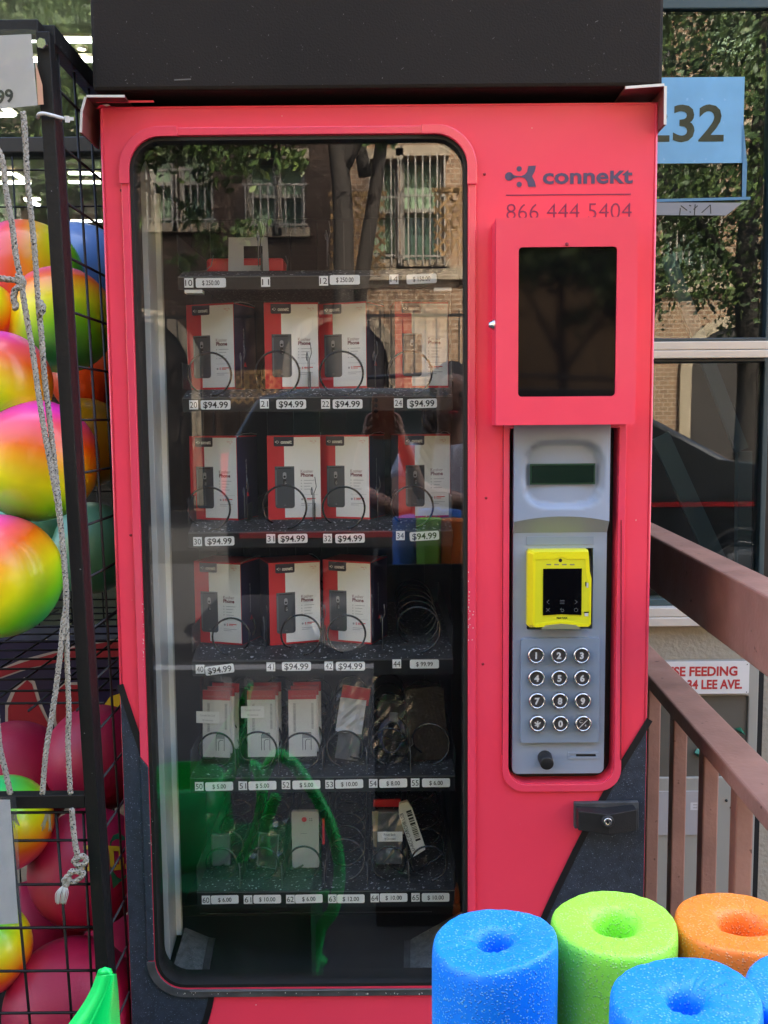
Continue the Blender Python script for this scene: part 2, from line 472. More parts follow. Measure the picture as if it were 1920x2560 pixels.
for p0, p1 in zip(e1[:-1], e1[1:]): m.obox((p0[0] + .005, -.0021, p0[1]), (p1[0] + .005, -.0021, p1[1]), .0009, .011, V((0, 1, 0)))
m.build('corner_decal', VM)
# logo and number printed on the door
L = MB().mat('logo_ink')
Y = -.0009
def at(px, py, y=Y): return P(px, py, y)
ic = at(1302, 441); k = (at(1340, 441).x - at(1264, 441).x) / 76
def dot(px, py, r, mb=L, y=Y, n=20):
    p = at(px, py, y); vs = [(p.x, y, p.z)] + [(p.x + r * k * math.cos(2 * math.pi * t / n), y, p.z + r * k * math.sin(2 * math.pi * t / n)) for t in range(n)]
    mb.add(vs, [(0, 1 + t, 1 + (t + 1) % n) for t in range(n)])
dot(1273, 441, 10.5); dot(1298, 422, 6.5); dot(1298, 461, 6.5)
def poly(pts, mb=L, y=Y):
    vs = [at(a, b, y) for a, b in pts]; t = tessellate_polygon([[V((v.x, v.z, 0)) for v in vs]]); mb.add(vs, t)
poly([(1275, 431), (1283, 437), (1293, 440), (1303, 440.3), (1312, 436), (1318, 429), (1321, 415), (1340, 414), (1337, 428), (1330, 441), (1337, 454), (1340, 467), (1321, 467), (1318, 454), (1312, 446), (1303, 442.7), (1293, 443), (1283, 446), (1275, 451)])
o = at(1357, 459)
L.text('conneкt', (o.x, Y, o.z), (at(1400, 429).z - o.z) * 1.0, bold=.024, align='L', width=at(1582, 440).x - o.x, cap=.542)
L.mat('number_ink'); a = at(1265, 488); b = at(1577, 485); L.box(a.x, b.x, Y, Y + .0002, a.z - .0008, a.z + .0008)
o = at(1266, 549)
L.text('866 444 5404', (o.x, Y, o.z), at(1266, 509).z - o.z, bold=-.014, align='L', width=at(1579, 530).x - o.x)
L.build('logo', VM, recalc=False)

# tablet case
TY = -.058
tx0, tx1 = PX(1240, 800, TY), PX(1592, 800, TY); tz0, tz1 = PZ(1415, 1062, TY), PZ(1415, 543, TY)
sx0, sx1 = PX(1296, 800, TY), PX(1541, 800, TY); sz0, sz1 = PZ(1415, 991, TY), PZ(1415, 617, TY)
t = MB().mat('red_paint')
t.plate([(tx0, tz0), (tx1, tz0), (tx1, tz1), (tx0, tz1)], TY, TY + .004, [rrect(sx0, sx1, sz0, sz1, .006, 5)])
t.box(tx0, tx0 + .003, TY + .0041, -.0005, tz0, tz1); t.box(tx1 - .003, tx1, TY + .0041, -.0005, tz0, tz1)
t.box(tx0 + .0031, tx1 - .0031, TY + .0041, -.0005, tz1 - .003, tz1); t.box(tx0 + .0031, tx1 - .0031, TY + .0041, -.0005, tz0, tz0 + .003)
tc = t.build('tablet_case', VM)
s = MB().mat('screen_black').box(sx0 - .008, sx1 + .008, TY + .0042, TY + .012, sz0 - .008, sz1 + .008); s.build('screen', tc)
s = MB().mat('red_dark'); p = P(1417, 611, TY); s.lathe([(0, 0), (.0028, 0), (.0028, .001), (0, .001)], (p.x, TY - .0008, p.z), V((0, 1, 0)), 12); s.build('screw', tc)
p = P(1238, 812, -.03)
s = MB().mat('chrome').lathe([(.0, .0085), (.004, .0085), (.0055, .006), (.0085, .001), (.009, 0)], (tx0, -.030, p.z), V((-1, 0, 0)), 16); s.build('case_lock', tc)

# control panel
CYP = .012
CPN = VM
b = MB().mat('gasket').plate(offs(bx0, bx1, bz0, bz1, .0, .03), .03, .036); b.build('bay_backing', VM)
tr = MB().mat('red_trim').plate(rrect(bx0 - .0105, bx1 + .0125, bz0 - .0135, bz1, .038, 8, '1100'), -.0055, -.0004, [rrect(bx0 - .0008, bx1 + .0008, bz0 - .0008, bz1 - .02, .030, 8, '1100')])
tr.build('bay_trim', VM, bev=.0022)
MB().mat('red_dark').obox(P(1553, 1300, -.006), P(1552, 1900, -.006), .0016, .001, V((1, 0, 0))).build('seam', VM)
# body of the panel
y1 = .004
c = MB().mat('grey_plastic')
px0, px1 = PX(1283, 1300, y1), PX(1518, 1300, y1)
reader_hole = [(PX(1318, 1450, y1), PZ(1400, 1573, y1)), (PX(1482, 1450, y1), PZ(1400, 1573, y1)), (PX(1482, 1450, y1), PZ(1400, 1371, y1)), (PX(1318, 1450, y1), PZ(1400, 1371, y1))]
keyhole = rrect(PX(1303, 1700, y1), PX(1499, 1700, y1), PZ(1400, 1857, y1), PZ(1400, 1593, y1), .004, 4)
c.plate(rrect(px0, px1, PZ(1400, 1934, y1), PZ(1400, 1320, y1), .010, 6, '1100'), y1, .03, [reader_hole])
c.build('control_panel', VM, bev=.0012)
cp = [q for q in bpy.data.objects if q.name.startswith('control_panel')][0]
# thin outlined blank panel above the reader
g = MB().mat('grey_plate').box(PX(1316, 1350, y1), PX(1484, 1350, y1), y1 - .0012, y1 - .0001, PZ(1400, 1362, y1), PZ(1400, 1341, y1)); g.build('blank_plate', cp, bev=.0004)
# display housing: bulging, with an arched lower lip
dx0, dx1 = PX(1285, 1200, -.01), PX(1524, 1200, -.01)
h = MB().mat('grey_plastic', True)
N, Mz = 28, 36
zt, zb, za = PZ(1400, 1030, -.01), PZ(1400, 1304, -.012), PZ(1400, 1332, -.0)
zarc = PZ(1400, 1290, -.012)
lcx = (PX(1325, 1185, -.01) + PX(1488, 1185, -.01)) / 2; lcz = PZ(1406, 1185, -.01)
hw, hh = (dx1 - dx0) * .40, .0535
def prof_y(x, z):
    u = abs(x - lcx) / hw; v2 = abs(z - lcz) / hh
    dd = (u ** 5 + v2 ** 3.0 * (1 + .25 * u * u))
    s_ = min(1, max(0, (1.12 - dd) / .30)); s_ = s_ * s_ * (3 - 2 * s_)
    cyl = .012 * (1 - ((x - lcx) / ((dx1 - dx0) / 2)) ** 2)
    return -.012 - cyl * .6 + s_ * .013
vs, fs = [], []
for j in range(Mz + 1):
    for i2 in range(N + 1):
        x = dx0 + (dx1 - dx0) * i2 / N; uu = 2 * i2 / N - 1
        zlow = zarc - (zarc - zb) * uu * uu; z = zt + (zlow - zt) * j / Mz
        vs.append((x, prof_y(x, z), z))
for j in range(Mz):
    for i2 in range(N): a = j * (N + 1) + i2; fs.append((a, a + 1, a + N + 2, a + N + 1))
h.add(vs, fs)
h.smooth = False
vs, fs = [], []
for i2 in range(N + 1):                       # under-slope and sides
    x = dx0 + (dx1 - dx0) * i2 / N; uu = 2 * i2 / N - 1; zlow = zarc - (zarc - zb) * uu * uu
    vs += [(x, prof_y(x, zlow), zlow), (x, .0038, za)]
for i2 in range(N): a = i2 * 2; fs.append((a, a + 2, a + 3, a + 1))
h.add(vs, fs)
for x in (dx0, dx1):
    h.add([(x, prof_y(x, zt), zt), (x, .03, zt), (x, .03, za), (x, .0038, za), (x, prof_y(x, zb), zb)], [(0, 1, 2, 3, 4)])
h.build('display_housing', VM, recalc=True)
dh = [q for q in bpy.data.objects if q.name.startswith('display_housing')][0]
ly = -.0095
s = MB().mat('lcd_rim').box(PX(1325, 1185, ly), PX(1488, 1185, ly), ly, ly + .004, PZ(1406, 1211, ly), PZ(1406, 1159, ly))
s.mat('lcd').box(PX(1329, 1185, ly), PX(1484, 1185, ly), ly - .0006, ly - .0001, PZ(1406, 1207, ly), PZ(1406, 1163, ly)); s.build('display', dh)

# yellow card reader
ry = -.022
rx0, rx1 = PX(1321, 1470, ry), PX(1481, 1470, ry); rz0, rz1 = PZ(1400, 1572, ry), PZ(1400, 1376, ry)
r_ = MB().mat('yellow_plastic')
def ins(o): return (rx0 + o, rx1 - o, rz0 + o, rz1 - o)
A = [(rx0, rz0 + .004), (rx0 + .004, rz0), (rx1 - .004, rz0), (rx1, rz0 + .004), (rx1, rz1 - .046), (rx1 - .003, rz1 - .034), (rx1 - .0045, rz1 - .01), (rx1 - .0055, rz1 - .001), (rx1 - .008, rz1), (rx0 + .004, rz1), (rx0, rz1 - .004)]
B = [(p[0] + (.009 if p[0] < 0.3 else -.001) * (1 if p[0] < (rx0 + rx1) / 2 else 1), p[1]) for p in A]
vs = [(p[0], .0, p[1]) for p in A]
cxr, czr = (rx0 + rx1) / 2, (rz0 + rz1) / 2
In = [(cxr + (p[0] - cxr) * (.86 if p[0] < cxr else .965), czr + (p[1] - czr) * (.95 if p[1] < czr else .96)) for p in A]
n = len(A)
r_.add([(p[0], .012, p[1]) for p in A] + [(p[0], ry + .012, p[1]) for p in A] + [(p[0], ry, p[1]) for p in In],
       [(k_, (k_ + 1) % n, n + (k_ + 1) % n, n + k_) for k_ in range(n)] + [(n + k_, n + (k_ + 1) % n, 2 * n + (k_ + 1) % n, 2 * n + k_) for k_ in range(n)])
# front face with a sunken field
F1 = [(PX(1334, 1, ry), PZ(1400, 1561, ry)), (PX(1352, 1, ry), PZ(1400, 1558, ry)), (PX(1402, 1, ry), PZ(1400, 1553, ry)), (PX(1452, 1, ry), PZ(1400, 1558, ry)), (PX(1478, 1, ry), PZ(1400, 1561, ry)),
      (PX(1477, 1, ry), PZ(1400, 1458, ry)), (PX(1470, 1, ry), PZ(1400, 1440, ry)), (PX(1467, 1, ry), PZ(1400, 1398, ry)), (PX(1420, 1, ry), PZ(1400, 1398, ry)), (PX(1410, 1, ry), PZ(1400, 1394, ry)), (PX(1402, 1, ry), PZ(1400, 1392, ry)), (PX(1394, 1, ry), PZ(1400, 1394, ry)), (PX(1384, 1, ry), PZ(1400, 1398, ry)), (PX(1335, 1, ry), PZ(1400, 1398, ry))]
F1 = [(p[0] + (PX(1400, 1460, ry) - PX(1400, 1, ry)), p[1]) for p in F1]
r_.plate(In, ry - .0002, ry + .003, [F1])
r_.mat('yellow_face').plate(F1, ry + .0009, ry + .004)
r_.mat('black_plastic').plate([(rx1 - .001, rz0 + .005), (rx1 + .004, rz0 + .006), (rx1 + .0045, rz1 - .05), (rx1 + .0005, rz1 - .015), (rx1 - .004, rz1 - .012)], -.002, .012)
yf = ry + .0006
r_.mat('print_black').text('NAYAX', P(1405.5, 1547.5, yf), .0036, bold=.035)
q = P(1401, 1401, yf); r_.lathe([(0, 0), (.0030, 0)], q, V((0, -1, 0)), 14)
r_.mat('slot_grey')
for px in (1372, 1391.5, 1411, 1430.5): p = P(px, 1411.5, yf); r_.add([(p.x - .0038, yf, p.z - .0011), (p.x + .0038, yf, p.z - .0011), (p.x + .0038, yf, p.z + .0011), (p.x - .0038, yf, p.z + .0011)], [(0, 1, 2, 3)])
r_.mat('button_white')
p = P(1468, 1463, yf); r_.box(p.x - .0012, p.x + .0018, yf - .0003, yf, p.z - .004, p.z + .004)
p = P(1466, 1536, yf); r_.box(p.x - .003, p.x + .003, yf - .0003, yf, p.z - .003, p.z + .002)
r_.mat('print_black'); p = P(1466, 1531, yf); r_.box(p.x - .004, p.x + .004, yf - .0005, yf, p.z - .0008, p.z + .0012)
p = P(1464.5, 1459, yf); r_.box(p.x - .001, p.x + .001, yf - .0005, yf, p.z - .004, p.z + .003)
# mouth at the lower edge
r_.mat('slot_grey').plate([(PX(1352, 1568, ry), rz0 - .0002), (PX(1452, 1568, ry), rz0 - .0002), (PX(1440, 1562, ry), PZ(1400, 1563, ry)), (PX(1402, 1562, ry), PZ(1400, 1559, ry)), (PX(1364, 1562, ry), PZ(1400, 1563, ry))], ry - .0009, ry + .002)
rd = r_.build('card_reader', VM)
s = MB().mat('screen_black').plate([(PX(1357.5, 1480, ry), PZ(1400, 1538, ry)), (PX(1405, 1480, ry), PZ(1400, 1535.5, ry)), (PX(1454, 1480, ry), PZ(1400, 1538, ry)), (PX(1454, 1480, ry), PZ(1400, 1421.5, ry)), (PX(1357.5, 1480, ry), PZ(1400, 1421.5, ry))], ry - .0004, ry + .0012)
s.mat('icon_grey'); yi = ry - .0006
def stroke(pts, w=.0005): 
    vv = [P(a, b, yi) for a, b in pts]
    for a, b in zip(vv[:-1], vv[1:]): s.obox(a, b, .0002, w, V((0, 1, 0)))
stroke([(1373, 1500), (1367, 1505), (1373, 1510)]); stroke([(1437, 1500), (1443, 1505), (1437, 1510)])
for yy in (1501, 1505, 1509): stroke([(1400, yy), (1411, yy)])
stroke([(1366, 1521), (1374, 1529)]); stroke([(1374, 1521), (1366, 1529)])
stroke([(1402, 1523), (1408, 1523), (1410, 1526), (1408, 1529), (1402, 1529)]); stroke([(1404, 1520), (1401, 1523), (1404, 1526)])
stroke([(1440 + 4.5 * math.cos(t * .6), 1525 + 4.5 * math.sin(t * .6)) for t in range(12)])
s.build('screen', rd)

# keypad
ky = -.004
kp = MB().mat('grey_plate')
ko = rrect(PX(1302, 1700, ky), PX(1499, 1700, ky), PZ(1400, 1857, ky), PZ(1400, 1596, ky), .005, 4)
kp.plate(ko, ky, y1 - .0002)
keypad = kp.build('keypad', VM, bev=.0025)
for rI, rowk in enumerate((('1', '2', '3'), ('4', '5', '6'), ('7', '8', '9'), ('*', '0', 'C'))):
    for cI, ch in enumerate(rowk):
        p = P(1340 + 57 * cI + rI * 1.3, 1638.5 + 56.8 * rI, ky - .006)
        kb = MB().mat('chrome').lathe([(.0142, -.006), (.0142, .0015), (.0128, .0035), (.0112, .0035), (.0104, .0015), (.0104, .001)], p, V((0, -1, 0)), 28)
        kb.mat('button_dark').lathe([(0, .0012), (.0105, .0012)], p, V((0, -1, 0)), 24)
        kb.mat('button_white')
        f = (p.x, p.y - .0018, p.z)
        if ch == 'C':
            kb.text('C', (f[0] - .0042, f[1], f[2] + .0015), .0058, bold=.01)
            kb.obox((f[0] - .007, f[1], f[2] - .007), (f[0] + .007, f[1], f[2] + .007), .0004, .0012, V((0, 1, 0)))
            kb.text('4', (f[0] + .0036, f[1], f[2] - .0048), .0040, bold=.02)
        elif ch == '*': kb.text('*', (f[0], f[1], f[2] - .0125), .0165, bold=.02)
        else: kb.text(ch, (f[0], f[1], f[2] - .0052), .0104, bold=.045)
        kb.build('keypad_button', keypad, recalc=True)
# coin return knob and slot
p = P(1362, 1893, y1); q = P(1368, 1910, y1 - .024)
s = MB().mat('black_plastic').tube([p + V((0, .004, 0)), p.lerp(q, .6), q], [.0125, .0120, .0112], 24); s.build('return_knob', VM, bev=.001)
s = MB().mat('grey_plastic').plate(xz([(1420, 1896), (1497, 1896), (1497, 1880), (1420, 1880)], y1), y1 - .0016, y1 - .0002, [xz([(1424, 1891), (1492, 1891), (1488, 1884), (1424, 1884)], y1)])
s.mat('black_matte').plate(xz([(1440, 1890.5), (1489, 1890.5), (1489, 1885), (1440, 1885)], y1), y1 - .0008, y1 - .0001); s.build('coin_slot', VM)
# door latch
yb = -.012
s = MB().mat('plate_grey').plate(xz([(1436, 2072), (1597, 2072), (1597, 2005), (1436, 2008)], yb), yb, -.0022); lt = s.build('latch', VM, bev=.0015)
yb2 = -.034
bx = MB().mat('black_plastic')
q0 = [P(a, b, yb2) for a, b in ((1446, 2028), (1446, 2076), (1520, 2082), (1592, 2076), (1592, 2024), (1520, 2032))]
nb = len(q0); q1 = [V((v.x, yb - .0003, v.z)) for v in q0]
q0[2].y = q0[5].y = yb2 - .008
bx.add(q0 + q1, [(0, 1, 2, 5), (5, 2, 3, 4)] + [(k_, (k_ + 1) % nb, nb + (k_ + 1) % nb, nb + k_) for k_ in range(nb)]); bx.build('latch_handle', lt, bev=.001)
p = P(1519, 2053, yb2 - .008)
s = MB().mat('black_plastic').lathe([(.0105, -.004), (.0105, .003), (.0085, .0045), (.0075, .0035)], p, V((0, -1, 0)), 24)
s.mat('chrome').lathe([(.0073, .003), (.0073, .0042), (.0045, .0046), (.0030, .0030), (0, .003)], p, V((0, -1, 0)), 20)
s.mat('black_matte').box(p.x - .0005, p.x + .0005, p.y - .0052, p.y - .0031, p.z - .003, p.z + .003); s.build('lock_cylinder', lt)

# light cover up the left inner wall
xw = LX + .004
xc = -.406
zA, zB, zB2, zA2 = PZ(362, 393, .13), PZ(424, 2402, .13), PZ(445, 2340, .20), PZ(402, 470, .20)
s = MB().mat('lamp_cover').hexa([(xc, .130, zB), (xc - .002, .200, zB2), (xc - .002, .200, zA2), (xc, .130, zA)], [(LX + .0004, .130, zB), (LX + .0004, .200, zB2), (LX + .0004, .200, zA2), (LX + .0004, .130, zA)])
s.mat('lamp_edge').box(LX + .0004, xc + .0075, .1985, .212, zB2 + .002, zA2 - .01)
s.build('light_cover', VM, bev=.0008)

# delivery bin
b = MB().mat('granite')
def slab(pts, th=.006):
    f = [P(*p) for p in pts]; b.hexa(f, [v + V((0, .012, -.006)) for v in f])
slab([(462, 2320, .20), (520, 2344, .20), (497, 2463, .035), (418, 2468, .035)])
slab([(1026, 2350, .20), (1172, 2270, .20), (1172, 2468, .035), (1026, 2466, .035)])
b.mat('plate_grey')
slab([(521, 2344, .199), (536, 2346, .199), (514, 2463, .034), (498, 2463, .034)])
slab([(1010, 2352, .199), (1025, 2350, .199), (1025, 2466, .034), (1010, 2466, .034)])
b.mat('lip_black').box(PX(524, 2400, .21), PX(1022, 2400, .21), .205, .215, PZ(760, 2470, .21), PZ(760, 2362, .21))
b.mat('interior_black').box(LX + .002, RX2 - .002, .30, .31, PZ(760, 2420, .3), PZ(760, 2262, .30))
b.mat('lip_edge').box(PX(500, 2281, .299), PX(1080, 2281, .299), .2975, .2995, PZ(760, 2283, .298), PZ(760, 2281.5, .298))
b.box(PX(530, 2362, .204), PX(1016, 2362, .204), .2025, .2045, PZ(760, 2363, .203), PZ(760, 2361, .203))  # pale strip painted as the highlight along the flap's top edge
b.build('delivery_bin', VM)

# ------------------------------------------------------------------ trays with coils and tags
TY0 = .10
ROWS = [   # lip top y, lip bottom y, x0, x1, tags
    (688, 722, 444, 1146, [('10', 472, 707), ('11', 664, 705), ('12', 809, 702), ('14', 985, 698)], [('$ 250.00', 527, 707, 0), ('$ 250.00', 862, 699.5, 0), ('$ 150.00', 1054, 697, 2)], []),
    (991, 1028, 456, 1132, [('20', 484, 1012), ('21', 661, 1009.5), ('22', 814, 1010), ('24', 996, 1007.5)], [('$94.99', 539, 1012, 0), ('$94.99', 728, 1010.5, 0), ('$94.99', 869, 1010, 0), ('$94.99', 1055, 1008.5, 1)],
     [(523, 938, 54, 1), (693, 938, 55, 1), (853, 938, 54, 1), (1025, 937, 54, 1)]),
    (1328, 1368, 470, 1131, [('30', 494, 1354), ('31', 677, 1346.5), ('32', 819, 1346), ('34', 1001, 1339)], [('$94.99', 549, 1353, 1), ('$94.99', 732, 1346.5, 1), ('$94.99', 875, 1346, 1), ('$94.99', 1061, 1340, 3)],
     [(521, 1272, 54, 1), (711, 1268, 55, 1), (859, 1270, 53, 1), (1031, 1267, 52, 1)]),
    (1649, 1688, 480, 1133, [('40', 500, 1673), ('41', 677, 1667), ('42', 822, 1665), ('44', 992, 1659.5)], [('$94.99', 549, 1674, 7), ('$94.99', 741, 1666, 0), ('$94.99', 876, 1665.5, 0), ('$ 99.99', 1061, 1660, 0)],
     [(577, 1592, 47, -1), (752, 1588, 51, 1), (866, 1586, 48, -1), (1048, 1578, 54, 0)]),
    (1941, 1980, 475, 1138, [('50', 498, 1966), ('51', 607, 1964.5), ('52', 715, 1962), ('53', 824, 1961), ('54', 933, 1958.5), ('55', 1038, 1957)], [('$ 5.00', 548, 1966, 1), ('$ 5.00', 656, 1964, 1), ('$ 5.00', 766, 1962, 1), ('$ 10.00', 873, 1960, 1), ('$ 8.00', 983, 1958, 1), ('$ 6.00', 1090, 1957, 0)],
     [(540, 1876, 45, 1), (645, 1877, 48, 1), (754, 1879, 47, 1), (862, 1873, 46, -1), (973, 1867, 47, -1), (1079, 1867, 47, 0)]),
    (2227, 2268, 492, 1137, [('60', 515, 2250), ('61', 620, 2249), ('62', 726, 2248), ('63', 831, 2247), ('64', 937, 2245), ('65', 1039, 2243.5)], [('$ 6.00', 562, 2249, 1), ('$ 10.00', 668, 2248, 0), ('$ 6.00', 772, 2247, 1), ('$ 12.00', 877, 2247, 0), ('$ 10.00', 984, 2244, 0), ('$ 10.00', 1089, 2243.5, 0)],
     [(553, 2160, 40, 1), (655, 2160, 42, 1), (760, 2158, 43, 1), (866, 2158, 46, 0), (972, 2160, 44, -1), (1072, 2160, 46, 1)]),
]
FLOOR = []
SHELVES = []
for ri, (yt, yb_, xa, xb, nums, prices, coils) in enumerate(ROWS):
    z1 = PZ(800, yt, TY0); z0 = PZ(800, yb_, TY0); x0, x1 = PX(xa, yt, TY0), PX(xb, yt, TY0)
    fz = z1 + (.015 if ri < 4 else .003)
    FLOOR.append(fz)
    m = MB().mat('tray_dusty').box(x0, x1, TY0 + .0455, .56, fz - .003, fz)
    m.hexa([(x0, TY0 + .0031, z1 - .004), (x1, TY0 + .0031, z1 - .004), (x1, TY0 + .0031, z1 - .001), (x0, TY0 + .0031, z1 - .001)], [(x0, TY0 + .0454, fz - .003), (x1, TY0 + .0454, fz - .003), (x1, TY0 + .0454, fz), (x0, TY0 + .0454, fz)])
    m.mat('lip_black').box(x0, x1, TY0, TY0 + .003, z0, z1)
    m.mat('lip_edge').box(x0, x1, TY0 - .001, TY0 - .0001, z1 - .0022, z1 - .0006)
    m.mat('tray_metal').box(x0, x0 + .0012, TY0 + .0031, .56, fz + .0001, fz + (.045 if ri else .055))
    m.box(x1 - .0012, x1, TY0 + .0031, .56, fz + .0001, fz + .045)
    for k in range(26):
        xx = random.uniform(x0 + .01, x1 - .012); yy = random.uniform(.15, .2)
        m.mat('black_matte').box(xx, xx + .006, yy, yy + .0025, fz + .0001, fz + .0004) if k % 3 == 0 else None
    if ri == 0:
        for xx in (x0 + .012, x1 - .042): m.mat('sheet_edge').box(xx, xx + .03, TY0 - .004, TY0 + .02, z0 - .006, z0 - .0003)
    sh = m.build('shelf', VM, bev=.0005)
    SHELVES.append(sh)
    # slot dividers, half way between neighbouring coils
    cs = coils if coils else [(560, 650, 0, 0), (740, 650, 0, 0), (900, 650, 0, 0), (1060, 650, 0, 0)]
    for a, c2 in zip(cs[:-1], cs[1:]):
        xm = PX((a[0] + c2[0]) / 2, yt, TY0 + .02); hgt = .10 if ri < 4 else .075
        dv = MB().mat('black_metal').plate([(0, 0)] * 0 + [], 0, 0) if 0 else MB().mat('black_metal')
        dv.box(xm - .0006, xm + .0006, .135, .54, fz + .0001, fz + .03)
        dv.mat('lip_edge', True).tube([(xm, .104, fz + .001), (xm, .105, fz + hgt * .55), (xm - .002, .112, fz + hgt * .62), (xm - .004, .118, fz + hgt * .55), (xm - .003, .119, fz + hgt * .48)], .0009, 6)
        dv.tube([(xm + .003, .119, fz + hgt * .80), (xm + .005, .125, fz + hgt * .62), (xm, .135, fz + hgt * .5), (xm, .136, fz + .02)], .0008, 6)
        dv.build('slot_divider', sh)
    for (cx, cyy, cr, full) in coils:
        p = P(cx, cyy, TY0 + .012); rad = cr / F * 1.697
        p.z = max(p.z, z1 + rad + .002)
        turns = 6; n = 40; pts = []; pitch = .075
        end = {1: -1.45, -1: -1.75, 0: -1.5}[full]
        sgn = -1 if full == -1 else 1
        for k in range(turns * n + 1):
            t = k / n; ph = t % 1.0; base = int(t)
            if full == 0: y = TY0 + .012 + pitch * .8 * t
            else:
                rise = 0.10 * ph if ph < .82 else .082 + (ph - .82) / .18 * .918
                y = TY0 + .012 + pitch * (base + rise)
            an = end + sgn * 2 * math.pi * t
            if y > .52: break
            pts.append((p.x + rad * math.cos(an), y, p.z + rad * math.sin(an)))
        m = MB().mat('coil_black').tube(pts, .0019, 7)
        m.build('coil', sh)
    for s_, px, py in nums:
        p = P(px, py, TY0 - .0016); hw_, hh_ = 11 / F * 1.685, 11.5 / F * 1.685
        m = MB().mat('tag_white').box(p.x - hw_, p.x + hw_, TY0 - .0016, TY0 - .0011, p.z - hh_, p.z + hh_)
        m.mat('tag_ink').text(s_, (p.x, TY0 - .0020, p.z - .0052), .0102, bold=.0, width=.0122)
        m.build('slot_number', sh)
    for s_, px, py, tl in prices:
        p = P(px, py, TY0 - .0016); big = s_ == '$94.99'
        hw_, hh_ = (37 if ri < 4 else 36) / F * 1.685, 11.5 / F * 1.685
        ca, sa = math.cos(R(tl)), math.sin(R(tl)); rgt = V((ca, 0, sa)); upp = V((-sa, 0, ca))
        oc = V((p.x, TY0 - .0017, p.z))
        m = MB().mat('tag_white')
        f = [oc + rgt * a + upp * b2 for a, b2 in ((hw_ * i_, hh_ * j_) for i_, j_ in ((-1, -1), (1, -1), (1, 1), (-1, 1)))]
        rr = rrect(-hw_, hw_, -hh_, hh_, .003, 4)
        m.add([oc + rgt * a + upp * b2 for a, b2 in rr] + [oc + rgt * a + upp * b2 + V((0, .0005, 0)) for a, b2 in rr], [tuple(range(len(rr))), tuple(range(2 * len(rr) - 1, len(rr) - 1, -1))] + [(k_, (k_ + 1) % len(rr), len(rr) + (k_ + 1) % len(rr), len(rr) + k_) for k_ in range(len(rr))])
        m.mat('tag_ink')
        th = .0105 if big else .0078
        m.text(s_, oc + upp * (-th / 2) + V((0, -.0004, 0)), th, bold=.018 if big else .010, right=rgt, upv=upp, width=.0430 if big else (.030 if len(s_) > 6 else .0245))
        m.build('price_tag', sh)

